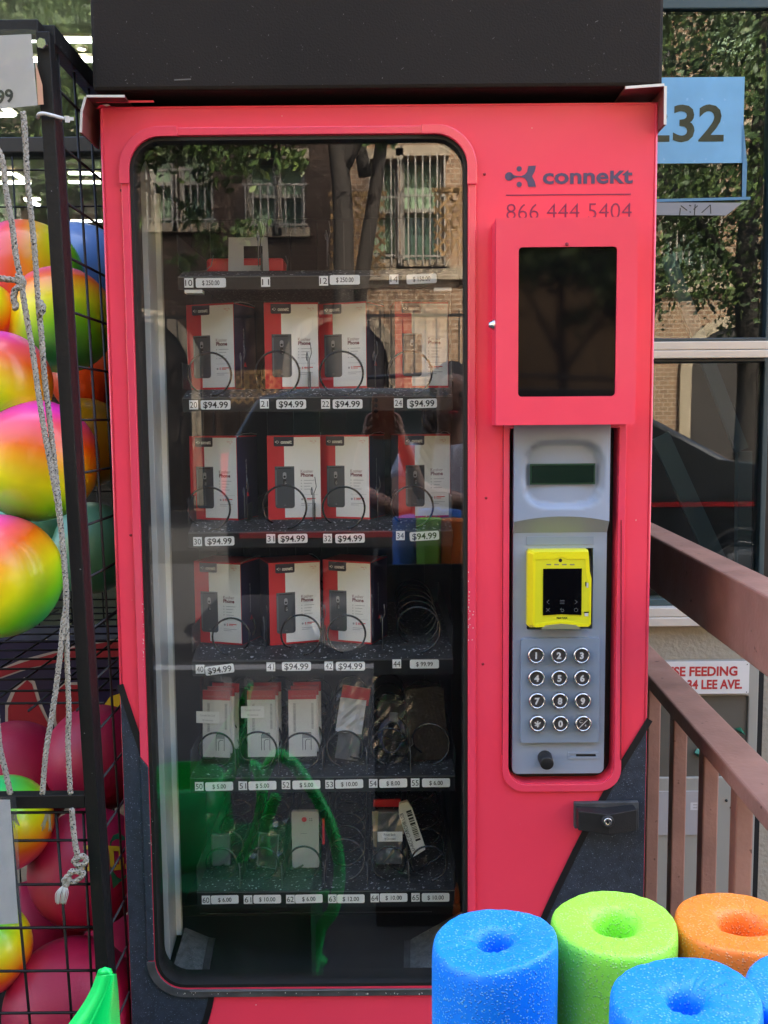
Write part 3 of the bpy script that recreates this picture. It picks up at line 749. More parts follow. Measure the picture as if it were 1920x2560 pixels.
# ------------------------------------------------------------------ products
BW, BD, BH = .0965, .080, .1525
def phone_box(name):
    root = thing(name, '', 'phone box', (0, 0, 0), 'boxed phones in the vending machine')
    h = BW / 2
    m = MB().mat('carton_red').box(-h, h, 0, BD, 0, BH)                 # red core shows as top and bottom edges
    m.mat('carton_navy').add([(h + .0003, .0, .001), (h + .0003, BD, .001), (h + .0003, BD, BH - .002), (h + .0003, 0, BH - .002)], [(0, 1, 2, 3)])
    m.add([(-h - .0003, .0, .001), (-h - .0003, BD, .001), (-h - .0003, BD, BH - .002), (-h - .0003, 0, BH - .002)], [(3, 2, 1, 0)])
    m.mat('print_white').text('The phone for the simple life', (h + .0006, BD * .45, BH * .36), .0034, align='L', right=V((0, 0, 1)), upv=V((0, -1, 0)), width=BH * .36)
    m.mat('carton_red').add([(h + .0006, BD * .40, BH * .27), (h + .0006, BD * .56, BH * .27), (h + .0006, BD * .48, BH * .33)], [(0, 1, 2)])
    def flat(x0, x1, z0, z1, y): m.add([(x0, y, z0), (x1, y, z0), (x1, y, z1), (x0, y, z1)], [(0, 1, 2, 3)])
    m.mat('carton_white'); flat(-h + BW * .315, h - .0008, .0035, BH - .003, -.0003)
    m.mat('carton_tab')
    rr = rrect(-h + BW * .125, -h + BW * .50, BH * .872, BH - .0022, .003, 4, '1100'); m.add([(x, -.0006, z) for x, z in rr], [tuple(range(len(rr)))])
    m.mat('print_white').text('conneкt', (-h + BW * .255, -.0009, BH * .905), .0048, bold=.035, align='L', width=BW * .205, cap=.542)
    for (dx, dz, q) in ((.165, .924, .0013), (.19, .936, .0008), (.19, .911, .0008)): m.lathe([(0, 0), (q, 0)], (-h + BW * dx, -.0009, BH * dz), V((0, -1, 0)), 8)
    m.add([(-h + BW * .225, -.0009, BH * .938), (-h + BW * .208, -.0009, BH * .924), (-h + BW * .225, -.0009, BH * .908), (-h + BW * .218, -.0009, BH * .924)], [(0, 1, 2, 3)])
    m.mat('print_pink').text('Clever  Tip', (h - BW * .14, -.0006, BH * .925), .0026, width=BW * .12)
    m.text('oo', (h - BW * .13, -.0006, BH * .905), .0022)
    # pictured handset
    fx0, fx1, fz0, fz1 = -h + BW * .135, -h + BW * .50, BH * .135, BH * .635
    m.mat('print_phone'); rr = rrect(fx0, fx1, fz0, fz1, .0055, 5, '1100'); m.add([(x, -.0007, z) for x, z in rr], [tuple(range(len(rr)))])
    m.mat('print_phone_light'); flat(fx0 + .001, fx0 + .0035, fz0 + .006, fz1 - .006, -.0009); flat(fx0 + .002, fx1 - .001, fz1 - .002, fz1 - .0008, -.0009)
    m.mat('print_black'); cxp = (fx0 + fx1) / 2
    flat(fx0 + .006, fx1 - .006, fz1 - .0042, fz1 - .0022, -.0009)
    rr = rrect(cxp - .0028, cxp + .0028, BH * .40, BH * .485, .0025, 4); m.add([(x, -.0009, z) for x, z in rr], [tuple(range(len(rr)))])
    m.mat('print_grey'); rr = rrect(cxp - .0032, cxp + .0032, BH * .485, BH * .565, .003, 5); m.add([(x, -.0010, z) for x, z in rr], [tuple(range(len(rr)))])
    m.mat('print_black').lathe([(0, 0), (.0022, 0)], (cxp, -.0012, BH * .512), V((0, -1, 0)), 12)
    m.mat('print_white').text('1:22', (cxp, -.0011, BH * .43), .0028, right=V((0, 0, -1)), upv=V((1, 0, 0)))
    m.mat('print_grey').text('LG', (cxp, -.0009, BH * .165), .0022)
    # text
    tx = -h + BW * .62
    m.mat('print_maroon').text('Kosher', (tx, -.0006, BH * .555), .0060, bold=-.006, align='L', width=BW * .235)
    m.text('Phone', (tx, -.0006, BH * .510), .0062, bold=.035, align='L', width=BW * .235)
    m.mat('print_grey')
    for k, (z, w_) in enumerate(((.46, .20), (.425, .15), (.39, .12), (.355, .16))): 
        flat(tx, tx + .0018, BH * z, BH * z + .0015, -.0006); flat(tx + .0055, tx + .0055 + BW * w_, BH * z + .0003, BH * z + .0012, -.0006)
    flat(tx, h - .006, BH * .295, BH * .295 + .0004, -.0006)
    m.lathe([(0, 0), (.0020, 0)], (tx + .002, -.0007, BH * .24), V((0, -1, 0)), 10)
    flat(tx, tx + BW * .27, BH * .185, BH * .185 + .0008, -.0006); flat(tx, tx + BW * .16, BH * .165, BH * .165 + .0008, -.0006)
    m.mat('carton_red').text('S', (tx + .0075, -.0007, BH * .228), .0040, bold=.03)
    flat(tx + .0105, tx + BW * .27, BH * .243, BH * .243 + .0016, -.0006); flat(tx + .0105, tx + BW * .20, BH * .229, BH * .229 + .0010, -.0006)
    m.build('carton', root, recalc=False)
    # open edge of the side flap, a pale curved line on top
    f = MB().mat('print_grey', True).tube([(h + .0004, .001, BH - .001), (h + .0006, BD * .3, BH + .0035), (h + .0006, BD * .7, BH + .0045), (h + .0004, BD, BH + .002)], .0007, 5)
    f.build('side_flap', root)
    return root
SLOTS = [  # px of the front-bottom centre, depth, turn, row, label
    (527, 1, .155, -20, 'boxed phone above tag 20, turned to show its dark side, top left of the boxes'),
    (731, 1, .155, 2, 'boxed phone facing straight out above tag 21, with a thin coil before it'),
    (856, 1, .152, -23, 'boxed phone above tag 22, with its dark side showing on the right'),
    (1055, 1, .160, 6, 'boxed phone above tag 24, under the shelf tagged 14'),
    (535, 2, .152, -19, 'boxed phone above tag 30, angled with red top and dark side showing'),
    (738, 2, .155, 4, 'boxed phone facing out above tag 31'),
    (863, 2, .152, -20, 'boxed phone above tag 32, angled so its dark side shows'),
    (1062, 2, .165, 9, 'boxed phone above tag 34, overlaid by reflected pool noodles'),
    (546, 3, .155, -19, 'boxed phone above the tilted price tag of slot 40'),
    (739, 3, .150, 19, 'boxed phone above tag 41, turned the other way with its left edge nearest'),
    (868, 3, .155, -22, 'boxed phone above tag 42, beside the empty slot'),
]
proto = phone_box('phone_box')
for k, (px, row, yy, ang, lab) in enumerate(SLOTS):
    o = proto if k == 0 else copy_tree(proto)
    ln = ROWS[row]; p = P(px, ln[0], yy)
    a = R(ang); o.location = (p.x - math.sin(a) * -.0 , yy + abs(math.sin(a)) * .03, FLOOR[row] + .0006); o.rotation_euler.z = a
    o['label'] = lab

# sim cards in clear packs
def sim_pack(px, yy, sticker, lab, tilt):
    p = P(px, 1941, yy); fz = FLOOR[4]
    root = thing('sim_card_pack', lab, 'sim card', (p.x, yy, fz), 'sim card packs hanging in the coils')
    w_, h_ = .052, .125
    for k in range(3):
        m = MB(); y = yy + k * .016; xo = p.x + k * .004; z = fz + .014 + k * .004
        m.mat('carton_white').box(xo - w_ / 2, xo + w_ / 2, y + .001, y + .006, z, z + h_ * .86)
        m.mat('carton_red').box(xo - w_ / 2, xo + w_ / 2, y + .001, y + .006, z + h_ * .8602, z + h_)
        if k == 0:
            m.mat('print_pink').text('connekt sim card', (xo, y + .0007, z + h_ * .90), .0045, width=w_ * .8)
            m.mat('print_grey')
            for (bx_, bz_, bw, bh) in ((.22, .38, .09, .42), (.86, .42, .08, .38)):
                zz = z + h_ * bz_; 
                while zz < z + h_ * (bz_ + bh):
                    t_ = random.uniform(.0004, .0014); m.box(xo - w_ / 2 + w_ * bx_ - w_ * bw / 2, xo - w_ / 2 + w_ * bx_ + w_ * bw / 2, y + .0006, y + .0009, zz, zz + t_); zz += t_ + random.uniform(.0005, .0012)
            # chip-card outline
            c0, c1, d0, d1 = xo + w_ * .0, xo + w_ * .30, z + h_ * .10, z + h_ * .36
            m.mat('print_grey').box(c0 + .001, c1 - .001, y + .0006, y + .0009, z + h_ * .28, d1)
            m.mat('print_phone')
            for a, b2 in (((c0, d0), (c0, d1 - .004)), ((c0, d1 - .004), (c0 + .004, d1)), ((c0 + .004, d1), (c1, d1)), ((c1, d1), (c1, d0)), ((c0 + .005, d0), (c0 + .005, d0 + .017)), ((c0 + .005, d0 + .017), (c0 + .008, d0 + .02)), ((c0 + .008, d0 + .02), (c1 - .002, d0 + .02))):
                m.obox((a[0], y + .0005, a[1]), (b2[0], y + .0005, b2[1]), .0003, .0011, V((0, 1, 0)))
        m.build('card', root, bev=.0006)
    m = MB().mat('clear_plastic').plate(rrect(p.x - w_ * .58, p.x + w_ * .60, fz + .004, fz + .014 + h_ * 1.22, .006, 5), yy - .0012, yy - .0006, [rrect(p.x - .014, p.x + .016, fz + .014 + h_ * 1.07, fz + .014 + h_ * 1.15, .004, 4)])
    m.build('blister', root)
    if sticker:
        zq = fz + .014 + h_ * sticker
        m = MB().mat('tag_white').box(p.x - w_ * .72, p.x + w_ * .12, yy - .0020, yy - .0014, zq - .011, zq + .011)
        m.mat('print_grey').text('Connekt Sim Card', (p.x - w_ * .30, yy - .0023, zq + .002), .004, width=w_ * .55).text('+$ Unlimited', (p.x - w_ * .30, yy - .0023, zq - .007), .0035, width=w_ * .4); m.build('sticker', root)
    root.rotation_euler = (R(-4), 0, R(tilt)); return root
sim_pack(541, .155, .60, 'sim card pack above tag 50 with a white sticker half behind its coil', -8)
sim_pack(655, .155, .68, 'sim card pack above tag 51 with a two-line white sticker', 0)
sim_pack(758, .155, 0, 'sim card pack above tag 52 without any sticker', 2)

def crumple(name, x0, x1, z0, z1, y, amp, seedv, nx=8, nz=12, top=1., fan=0.):
    """a crinkled clear bag wall with thickness"""
    rnd = random.Random(seedv); vs, fs = [], []
    for j in range(nz + 1):
        for i_ in range(nx + 1):
            u, v_ = i_ / nx, j / nz; wd = 1 + fan * max(0, v_ - .6)
            bul = math.sin(math.pi * u) * .5 + .5
            vs.append(((x0 + x1) / 2 + (u - .5) * (x1 - x0) * wd, y - amp * bul * (1 - v_ * .6) + rnd.uniform(-1, 1) * amp * .55, z0 + (z1 - z0) * v_ * (1 if j < nz else top)))
    for j in range(nz):
        for i_ in range(nx): a = j * (nx + 1) + i_; fs.append((a, a + 1, a + nx + 2, a + nx + 1))
    return MB().mat(name).add(vs, fs)
# phone in a torn plastic bag (53)
fz = FLOOR[4]; p = P(865, 1941, .16)
root = thing('bagged_phone', 'grey handset in a crinkled clear bag with a red top, above tag 53', 'phone', (p.x, .16, fz))
m = MB().mat('device_grey').box(p.x - .022, p.x + .022, .160, .178, fz + .006, fz + .085); m.mat('print_phone_light').box(p.x + .004, p.x + .021, .1585, .1597, fz + .008, fz + .08); m.build('handset', root, bev=.003)
m = MB().mat('carton_red').box(p.x - .027, p.x + .026, .170, .176, fz + .110, fz + .142); m.build('header_card', root)
m = crumple('frost', p.x - .028, p.x + .021, fz + .058, fz + .122, .1605, .006, 41, 6, 7); m.build('tissue_wrap', root, recalc=False)
m = crumple('clear_plastic', p.x - .034, p.x + .032, fz + .004, fz + .172, .150, .007, 3, fan=.25); m.build('bag', root, recalc=False)
root.rotation_euler = (R(-3), R(9), 0)
# cable in a blister (54)
p = P(975, 1941, .16)
root = thing('cable_pack', 'dark blue cable coiled in a clear hang pack above tag 54', 'charging cable', (p.x, .16, fz))
m = MB().mat('cable_blue', True)
for k in range(5): m.tube([(p.x + (.019 + .0015 * k) * math.cos(t * .31), .162 + .003 * k, fz + .048 + (.030 + .001 * k) * math.sin(t * .31)) for t in range(20)], .0017, 6, closed=False)
m.build('cable', root)
MB().mat('black_plastic').box(p.x - .030, p.x + .020, .163, .168, fz + .085, fz + .112).build('header_card', root)
MB().mat('device_grey').box(p.x - .008, p.x + .008, .158, .168, fz + .078, fz + .094).build('plug', root, bev=.002)
crumple('clear_plastic', p.x - .033, p.x + .033, fz + .004, fz + .130, .152, .004, 5).build('bag', root, recalc=False)
root.rotation_euler = (R(-4), R(5), 0)
# leather pouch (55)
p = P(1075, 1941, .165)
root = thing('leather_pouch', 'dark brown leather phone pouch with stitched seam, above tag 55', 'pouch', (p.x, .165, fz))
MB().mat('leather').plate(rrect(p.x - .037, p.x + .036, fz + .002, fz + .140, .012, 6), .165, .190).build('pouch_body', root, bev=.006, seg=3)
m = MB().mat('thread')
for xo in (.004, .011):
    for k in range(22): m.obox((p.x + xo + .0007 * k, .1641, fz + .125 - k * .0045), (p.x + xo + .0007 * k + .0004, .1641, fz + .125 - k * .0045 - .003), .0006, .0007)
m.build('stitching', root)
root.rotation_euler = (R(-3), R(-4), R(4))
# bottom row
fz = FLOOR[5]
p = P(556, 2227, .165)
root = thing('clear_pack', 'empty-looking clear plastic pack standing above tag 60', 'plastic pack', (p.x, .165, fz))
MB().mat('device_grey').box(p.x - .02, p.x + .016, .168, .180, fz + .012, fz + .075).build('charger', root, bev=.004)
crumple('clear_plastic', p.x - .032, p.x + .030, fz + .004, fz + .125, .152, .006, 8).build('bag', root, recalc=False)
p = P(661, 2227, .165)
root = thing('charger_pack', 'black charger in a shiny clear pack above tag 61', 'charger', (p.x, .165, fz))
MB().mat('black_plastic').box(p.x - .017, p.x + .020, .163, .185, fz + .014, fz + .078).build('charger', root, bev=.004)
m = MB().mat('print_phone_light')
for (a, b2) in (((-.019, .078), (.022, .078)), ((.020, .078), (.022, .014)), ((-.017, .078), (-.014, .016)), ((-.014, .015), (.023, .012))): m.obox((p.x + a[0], .161, fz + a[1]), (p.x + b2[0], .161, fz + b2[1]), .001, .0022, V((0, 1, 0)))
m.build('pack_edge', root)
crumple('clear_plastic', p.x - .030, p.x + .033, fz + .004, fz + .118, .150, .008, 11).build('bag', root, recalc=False)
root.rotation_euler = (R(-3), R(7), 0)
p = P(766, 2227, .165)
root = thing('white_device', 'slim pale device with a round red button, above tag 62', 'handset', (p.x, .165, fz))
m = MB().mat('remote_white').plate(rrect(p.x - .026, p.x + .025, fz + .010, fz + .120, .004, 4), .165, .176)
m.mat('carton_red').lathe([(0, .0006), (.0048, .0006)], (p.x - .002, .165, fz + .105), V((0, -1, 0)), 18)
m.mat('print_phone')
for a in (0, 1):
    for b2 in (0, 1): m.box(p.x + .008 + a * .0035, p.x + .0098 + a * .0035, .1643, .1648, fz + .102 + b2 * .0035, fz + .1038 + b2 * .0035)
m.box(p.x - .010, p.x + .003, .1643, .1648, fz + .077, fz + .0777)
m.build('device_body', root, bev=.002)
MB().mat('carton_red').box(p.x + .032, p.x + .036, .166, .172, fz + .055, fz + .105).build('side_strip', root)
crumple('clear_plastic', p.x - .031, p.x + .031, fz + .004, fz + .128, .156, .003, 14).build('bag', root, recalc=False)
p = P(974, 2227, .165)
root = thing('power_bank_bag', 'clear bag holding a tan-cornered power bank with a white sticker, above tag 64', 'power bank', (p.x, .165, fz))
m = MB().mat('device_grey').box(p.x - .026, p.x + .024, .166, .180, fz + .014, fz + .118); m.build('power_bank', root, bev=.003)
m = MB().mat('tan_card').add([(p.x + .008, .1645, fz + .075), (p.x + .028, .1645, fz + .075), (p.x + .030, .1645, fz + .122), (p.x + .022, .1645, fz + .11)], [(0, 1, 2, 3)])
m.add([(p.x - .030, .1645, fz + .05), (p.x - .024, .1645, fz + .05), (p.x - .020, .1645, fz + .12), (p.x - .032, .1645, fz + .12)], [(0, 1, 2, 3)]); m.add([(p.x - .012, .1645, fz + .018), (p.x + .010, .1645, fz + .040), (p.x + .008, .1645, fz + .046)], [(0, 1, 2)]); m.build('card_corner', root)
MB().mat('carton_red').box(p.x - .030, p.x + .022, .185, .19, fz + .120, fz + .134).build('header_card', root)
m = MB().mat('tag_white').box(p.x - .022, p.x + .025, .1565, .157, fz + .064, fz + .083)
m.mat('print_phone').text('Power Bank', (p.x + .001, .1562, fz + .0755), .0045, width=.022).text('+$ Unlimited', (p.x + .001, .1562, fz + .0675), .004, width=.021); m.build('sticker', root)
crumple('clear_plastic', p.x - .034, p.x + .034, fz + .003, fz + .126, .158, .006, 17).build('bag', root, recalc=False)
p = P(1062, 2227, .17)
root = thing('wrapped_charger', 'white barcoded wrapper holding a car charger, leaning above tag 65', 'charger', (p.x, .17, fz))
m = MB().mat('carton_white').plate([(p.x - .013, fz + .034), (p.x + .013, fz + .040), (p.x + .015, fz + .048), (p.x + .014, fz + .128), (p.x + .010, fz + .142), (p.x - .006, fz + .142), (p.x - .014, fz + .122)], .168, .178)
m.mat('print_black').text('U-ACC CARCHR.USB', (p.x - .0055, .1676, fz + .046), .0068, align='L', right=V((0, 0, 1)), upv=V((-1, 0, 0)), width=.078)
zz = fz + .062
while zz < fz + .125:
    t_ = random.choice((.0006, .0012, .002, .004)); m.box(p.x + .001, p.x + .011, .1672, .1676, zz, zz + t_); zz += t_ + random.choice((.001, .0016, .0024))
m.build('wrapper', root, bev=.002)
crumple('clear_plastic', p.x - .012, p.x + .016, fz + .002, fz + .050, .166, .004, 21, 4, 5).build('bag', root, recalc=False)
root.rotation_euler = (0, R(-17), R(6))
# red device on the top tray
fz = FLOOR[0]; p = P(612, 688, .17)
root = thing('red_handset', 'red phone lying behind a pale square frame in the top tray', 'phone', (p.x, .17, fz))
m = MB().mat('carton_red').box(p.x - .070, p.x + .070, .175, .235, fz + .0005, fz + .028); m.build('handset', root, bev=.006)
m = MB().mat('print_grey').plate([(p.x - .028, fz + .001), (p.x + .045, fz + .001), (p.x + .043, fz + .061), (p.x - .026, fz + .061)], .160, .1615, [[(p.x + .000, fz + .012), (p.x + .034, fz + .012), (p.x + .034, fz + .046), (p.x + .000, fz + .046)]]); m.build('pale_frame', root)  # pale upright frame with a square hole, before the handset
m = MB().mat('lip_edge', True).tube([(p.x - .085, .16, fz + .002), (p.x - .070, .16, fz + .003), (p.x - .058, .16, fz + .012), (p.x - .054, .16, fz + .030)], .0009, 6); m.tube([(p.x + .074, .17, fz + .03), (p.x + .078, .165, fz + .018), (p.x + .076, .16, fz + .002)], .0009, 6); m.build('wire_clip', root)

# ------------------------------------------------------------------ the black box on top of the machine
mat('cage_black', (.008, .0075, .0075), .5, spec=.3, var=(8, .25), speck=(140, .76, (.3, .3, .3)), bump=(120, .08))
YC = -.03
cz0 = PZ(940, 221, YC)
cx0, cx1 = PX(227, 110, YC), PX(1659, 110, YC)
K = thing('machine_canopy', 'matte black box standing on the vending machine, with pale-edged corner brackets', 'canopy', (0, .4, ZT + .01))
m = MB().mat('canopy_black').box(cx0, cx1, YC, .80, cz0, cz0 + .62)
bb = m.build('box', K, bev=.006)
m = MB().mat('canopy_dust')
for k in range(110):
    xx, zz = random.uniform(cx0 + .03, cx1 - .03), cz0 + random.uniform(.005, .15); rr_ = random.choice((.0004, .0006, .0009))
    m.obox((xx, YC - .0004, zz), (xx + random.uniform(-.004, .004) * (k % 5 == 0) + .0006, YC - .0004, zz + random.uniform(-.001, .002) + .0004), .0003, rr_, V((0, 1, 0)))
p = P(455, 200, YC); m.obox((p.x - .012, YC - .0004, p.z), (p.x + .014, YC - .0004, p.z + .001), .0003, .002, V((0, 1, 0)))
m.build('dust', bb)
MB().mat('black_matte').box(WX0 + .03, WX1 - .03, .06, .78, ZT - .0118, cz0 - .0005).build('gap_shade', K)  # black block standing in for the shadowed gap under the box
def bracket(pts, y0, y1, th):
    """bent sheet along pts (x,z), from y0 back to y1; the cut front edge is pale"""
    m = MB()
    n = [None] * len(pts)
    for (a, b) in zip(pts[:-1], pts[1:]):
        a3, b3 = V((a[0], 0, a[1])), V((b[0], 0, b[1])); d_ = (b3 - a3).normalized(); nn = V((-d_.z, 0, d_.x)) * th
        q = [a3, b3, b3 + nn, a3 + nn]
        m.mat('sheet_edge').hexa([V((v.x, y0, v.z)) for v in q], [V((v.x, y0 + .002, v.z)) for v in q])
        m.mat('sheet_brown').hexa([V((v.x, y0 + .0022, v.z)) for v in q], [V((v.x, y1, v.z)) for v in q])
    return m
yB = -.035
bp = xz([(204, 331), (206, 279), (216, 243), (311, 243)], yB)
bracket(bp, yB, .06, .0035).build('bracket', K)
bp = xz([(1564, 222), (1661, 215), (1660, 311)], yB)
bracket(bp, yB, .06, .0040).build('bracket', K)
# torn red vinyl lip at the top-left of the door
m = MB().mat('red_paint').hexa([P(240, 251, -.012), P(383, 251, -.012), P(386, 256, -.012), P(240, 257, -.012)], [P(240, 251, .04), P(383, 251, .04), P(386, 256, .04), P(240, 257, .04)])
m.add([P(240, 272, -.004), P(250, 263, -.009), P(262, 261, -.010), P(280, 266, -.006), P(262, 269, -.002)], [(0, 1, 2, 3, 4)])
m.mat('sheet_edge').add([P(255, 262, -.0104), P(268, 260, -.0108), P(277, 264, -.008), P(266, 266, -.0072)], [(0, 1, 2, 3)])
m.build('torn_vinyl', VM)

# ------------------------------------------------------------------ the shop behind
GY = .95
mat('frame_dark', (.030, .045, .048), .45)
mat('frame_teal', (.040, .075, .085), .4, var=(3, .1))
mat('frame_cream', (.80, .68, .54), .45, var=(2, .04))
mat('sill_cream', (.66, .60, .52), .5)
mat('stucco', (.40, .36, .29), .85, var=(2, .05), bump=(90, .35))
mat('store_wall', (.55, .53, .42), .8)
mat('store_ceiling', (.42, .42, .29), .8, var=(.6, .1))
mat('store_floor', (.5, .48, .42), .5)
mat('store_post', (.20, .17, .05), .6, var=(30, .3))
emit('led', (1, 1, .88), 1.6)
SF = thing('shop_building', 'cream storefront with big dark-framed glass windows behind the vending machine', 'shop', (0, GY, 0))
# glass panes: left bay above and below its bar, right bay above and below its bar
def pane_(x0, x1, z0, z1, y=GY): return MB().mat('shop_glass').box(x0, x1, y, y + .008, z0, z1)
zL0, zL1 = PZ(100, 389, GY), PZ(100, 350, GY)
def barframe(name, mt, x0, x1, z0, z1, y0, y1, bev=.003): return MB().mat(mt).box(x0, x1, y0, y1, z0, z1).build(name, SF, bev=bev)
LX0, LX1 = -2.6, -.10
RX0, RX1 = -.02, PX(1903, 900, GY)
for name, x0, x1, z0, z1 in (('window_pane', LX0, LX1, .45, zL0 - .002), ('window_pane', LX0, LX1, zL1 + .002, 3.0)):
    pane_(x0, x1, z0, z1).build(name, SF)
barframe('window_bar', 'black_metal', LX0, LX1, zL0, zL1, GY - .03, GY + .04)
barframe('window_frame', 'frame_dark', LX1 + .002, RX0 - .002, .3, 3.3, GY - .04, GY + .06)
zc0, zc1 = PZ(1780, 895, GY - .05), PZ(1780, 853, GY - .05)
zs0, zs1 = PZ(1700, 1565, GY - .05), PZ(1700, 1520, GY - .05)
zt = PZ(1780, 27, GY)
pane_(RX0, RX1, zs1 + .02, zc0 - .01).build('window_pane', SF)
pane_(RX0, RX1, zc1 + .012, zt).build('window_pane', SF)
m = MB().mat('frame_cream').box(RX0, RX1, GY - .05, GY + .04, zc0, (zc0 + zc1) / 2 - .0012); m.box(RX0, RX1, GY - .048, GY + .04, (zc0 + zc1) / 2 + .0005, zc1)
m.mat('frame_dark').box(RX0, RX1, GY - .03, GY + .03, zc0 - .009, zc0 - .0005); m.box(RX0, RX1, GY - .03, GY + .03, zc1 + .0005, zc1 + .010)
m.build('window_bar', SF, bev=.002)
barframe('window_frame', 'frame_teal', RX0, RX1, zt + .001, zt + .034, GY - .012, GY + .03)
barframe('window_frame', 'black_metal', RX0, RX1 + .5, zt + .035, zt + .060, GY + .01, GY + .05)
barframe('window_frame', 'frame_dark', RX0, RX1 + .5, zt + .061, zt + .14, GY - .03, GY + .05)
barframe('window_frame', 'frame_teal', RX1 + .001, RX1 + .016, zs1 + .02, zt, GY - .02, GY + .03)
barframe('window_frame', 'black_metal', RX1 + .0165, RX1 + .09, zs1 + .02, zt, GY - .002, GY + .03)
barframe('window_frame', 'frame_cream', RX1 + .0905, RX1 + .5, .3, zt, GY - .03, GY + .03)
m = MB().mat('sill_cream').box(RX0, RX1 + .09, GY - .055, GY + .06, zs0, (zs0 + zs1) / 2 - .001); m.box(RX0, RX1 + .09, GY - .050, GY + .06, (zs0 + zs1) / 2 + .0005, zs1)
m.mat('frame_teal').box(RX0, RX1, GY - .02, GY + .03, zs1 + .0005, zs1 + .019)
m.build('window_sill', SF, bev=.002)
m = MB().mat('stucco').box(RX0, 6, GY - .02, GY + .25, 0, zs0 - .0005); m.box(-9, RX0 - .03, GY - .02, GY + .25, 0, .448)
m.box(-9, LX0 - .01, GY - .02, GY + .25, .449, 3.0)
m.box(RX1 + .55, 6, GY - .02, GY + .25, zs0 + .001, 3.3)
m.box(-9, 6, GY - .02, GY + .25, 3.301, 7.0)
m.box(-9, 6, GY + .2505, 14, 6.8, 7.0)
m.build('wall', SF)
m = MB().mat('store_wall').box(-9, 6, 13, 13.1, 0, 3.3); m.box(-9.1, -9, GY + .26, 13, 0, 3.3); m.box(6, 6.1, GY + .26, 13, 0, 3.3)
m.build('inner_wall', SF)
MB().mat('store_ceiling').box(-9, 6, GY + .26, 13, 3.2, 3.28).build('ceiling', SF)
MB().mat('store_floor').box(-9, 6, GY + .26, 13, .0, .02).build('shop_floor', SF)
m = MB().mat('store_post')
zz = 1.0
m.box(-1.30, -1.23, 3.0, 3.1, .02, 3.199)
m.build('pillar', SF)
# black walls added so that the bay on the right looks dark
MB().mat('interior_black').box(.1, 6, 3.2, 3.25, .021, 3.199).build('darkening_wall', SF)
MB().mat('interior_black').box(-.02, .03, GY + .27, 3.25, .021, 3.199).build('darkening_wall', SF)
# ceiling lights: straight and angled LED strips
def strip(px0, py0, px1, py1, lab, zc=3.16):
    def cp_(px, py):
        d_ = rt * ((px - 960) / F) - up * ((py - 1280) / F) + fw; t = (zc - CAM.z) / d_.z; return CAM + d_ * t
    a, b = cp_(px0, py0), cp_(px1, py1)
    root = thing('ceiling_light', lab, 'ceiling light', (a + b) / 2 + V((0, 0, .02)), 'slim ceiling lights in the shop')
    dd = (b - a).normalized()
    sd_ = V((0, 0, 1))
    MB().mat('led').obox(a, b, .008, .034, sd_).build('diffuser', root)
    MB().mat('frame_cream').obox(a + V((0, 0, .0135)), b + V((0, 0, .0135)), .012, .065, sd_).build('housing', root)
    MB().mat('frame_cream').box((a.x + b.x) / 2 - .01, (a.x + b.x) / 2 + .01, (a.y + b.y) / 2 - .01, (a.y + b.y) / 2 + .01, a.z + .02, 3.1995).build('hanger', root)
strip(-200, 98, 330, 103, 'topmost slim ceiling light beside the black box, seen through the shop window')
strip(-200, 150, 330, 151, 'second slim ceiling light from the top, just below a round lamp')
strip(-120, 290, 34, 288, 'slim ceiling light ending left of the black post under the price sign')
strip(34, 288, 12, 272, 'short angled ceiling light at the end of the strip under the price sign')
strip(-60, 434, 36, 435, 'slim ceiling light crossing behind the left rope')
strip(34, 435, 70, 456, 'angled ceiling light between the two ropes')
strip(-60, 458, 76, 457, 'slim ceiling light below the angled one between the ropes')
strip(172, 434, 240, 434, 'upper of two slim ceiling lights seen through the cage side mesh')
strip(240, 434, 262, 450, 'angled ceiling light touching the red machine edge')
strip(172, 456, 262, 457, 'lower of two slim ceiling lights seen through the cage side mesh')
strip(62, 498, 100, 498, 'short ceiling light right of the inner rope')
strip(66, 500, 96, 514, 'short angled ceiling light under the short one by the rope')
strip(178, 553, 255, 553, 'lowest slim ceiling light above the blue ball')
def cpz(px, py, zc=3.19):
    d_ = rt * ((px - 960) / F) - up * ((py - 1280) / F) + fw; return CAM + d_ * ((zc - CAM.z) / d_.z)
p = cpz(204, 123); m = MB().mat('led').lathe([(0, 0), (.018, 0), (.020, .009)], p, V((0, 0, 1)), 20); m.mat('frame_cream').lathe([(.0205, -.002), (.03, .0), (.03, .0095)], p, V((0, 0, 1)), 20)
tag(m.build('downlight'), 'small round recessed lamp between the two topmost ceiling lights', 'ceiling light')

# shelving and goods deep in the shop (mere colours through the glass)
m = MB().mat('plate_grey'); m.box(-3.4, -2.0, 8, 8.4, .02, 1.7); shf = thing('shop_shelf', 'grey shelf unit deep inside the shop, beyond the cage', 'shelf', (-2.7, 8.2, .02))
m.build('shelf_body', shf)
# right bay: pale leaning frame inside the window
mat('pale_metal', (.16, .21, .21), .5)
fr_ = thing('folding_frame', 'pale grey folding metal frame leaning inside the right-hand shop window', 'metal frame', (P(1780, 1300, 1.5) + V((0, 0, -.6))))
m = MB().mat('pale_metal')
a, b = P(1668, 640, 1.45), P(1853, 1125, 1.45); m.obox(a, b, .02, .042, V((0, 1, 0)))
m.build('brace', fr_)
m = MB().mat('pale_metal'); a, b = P(1859, 1128, 1.45), P(1852, 1900, 1.45); m.obox(a, b, .03, .044, V((0, 1, 0))); m.build('upright', fr_)
m = MB().mat('pale_metal'); a, b = P(1650, 1090, 1.6), P(1800, 1420, 1.6); m.obox(a, b, .02, .06, V((0, 1, 0))); m.build('brace', fr_)

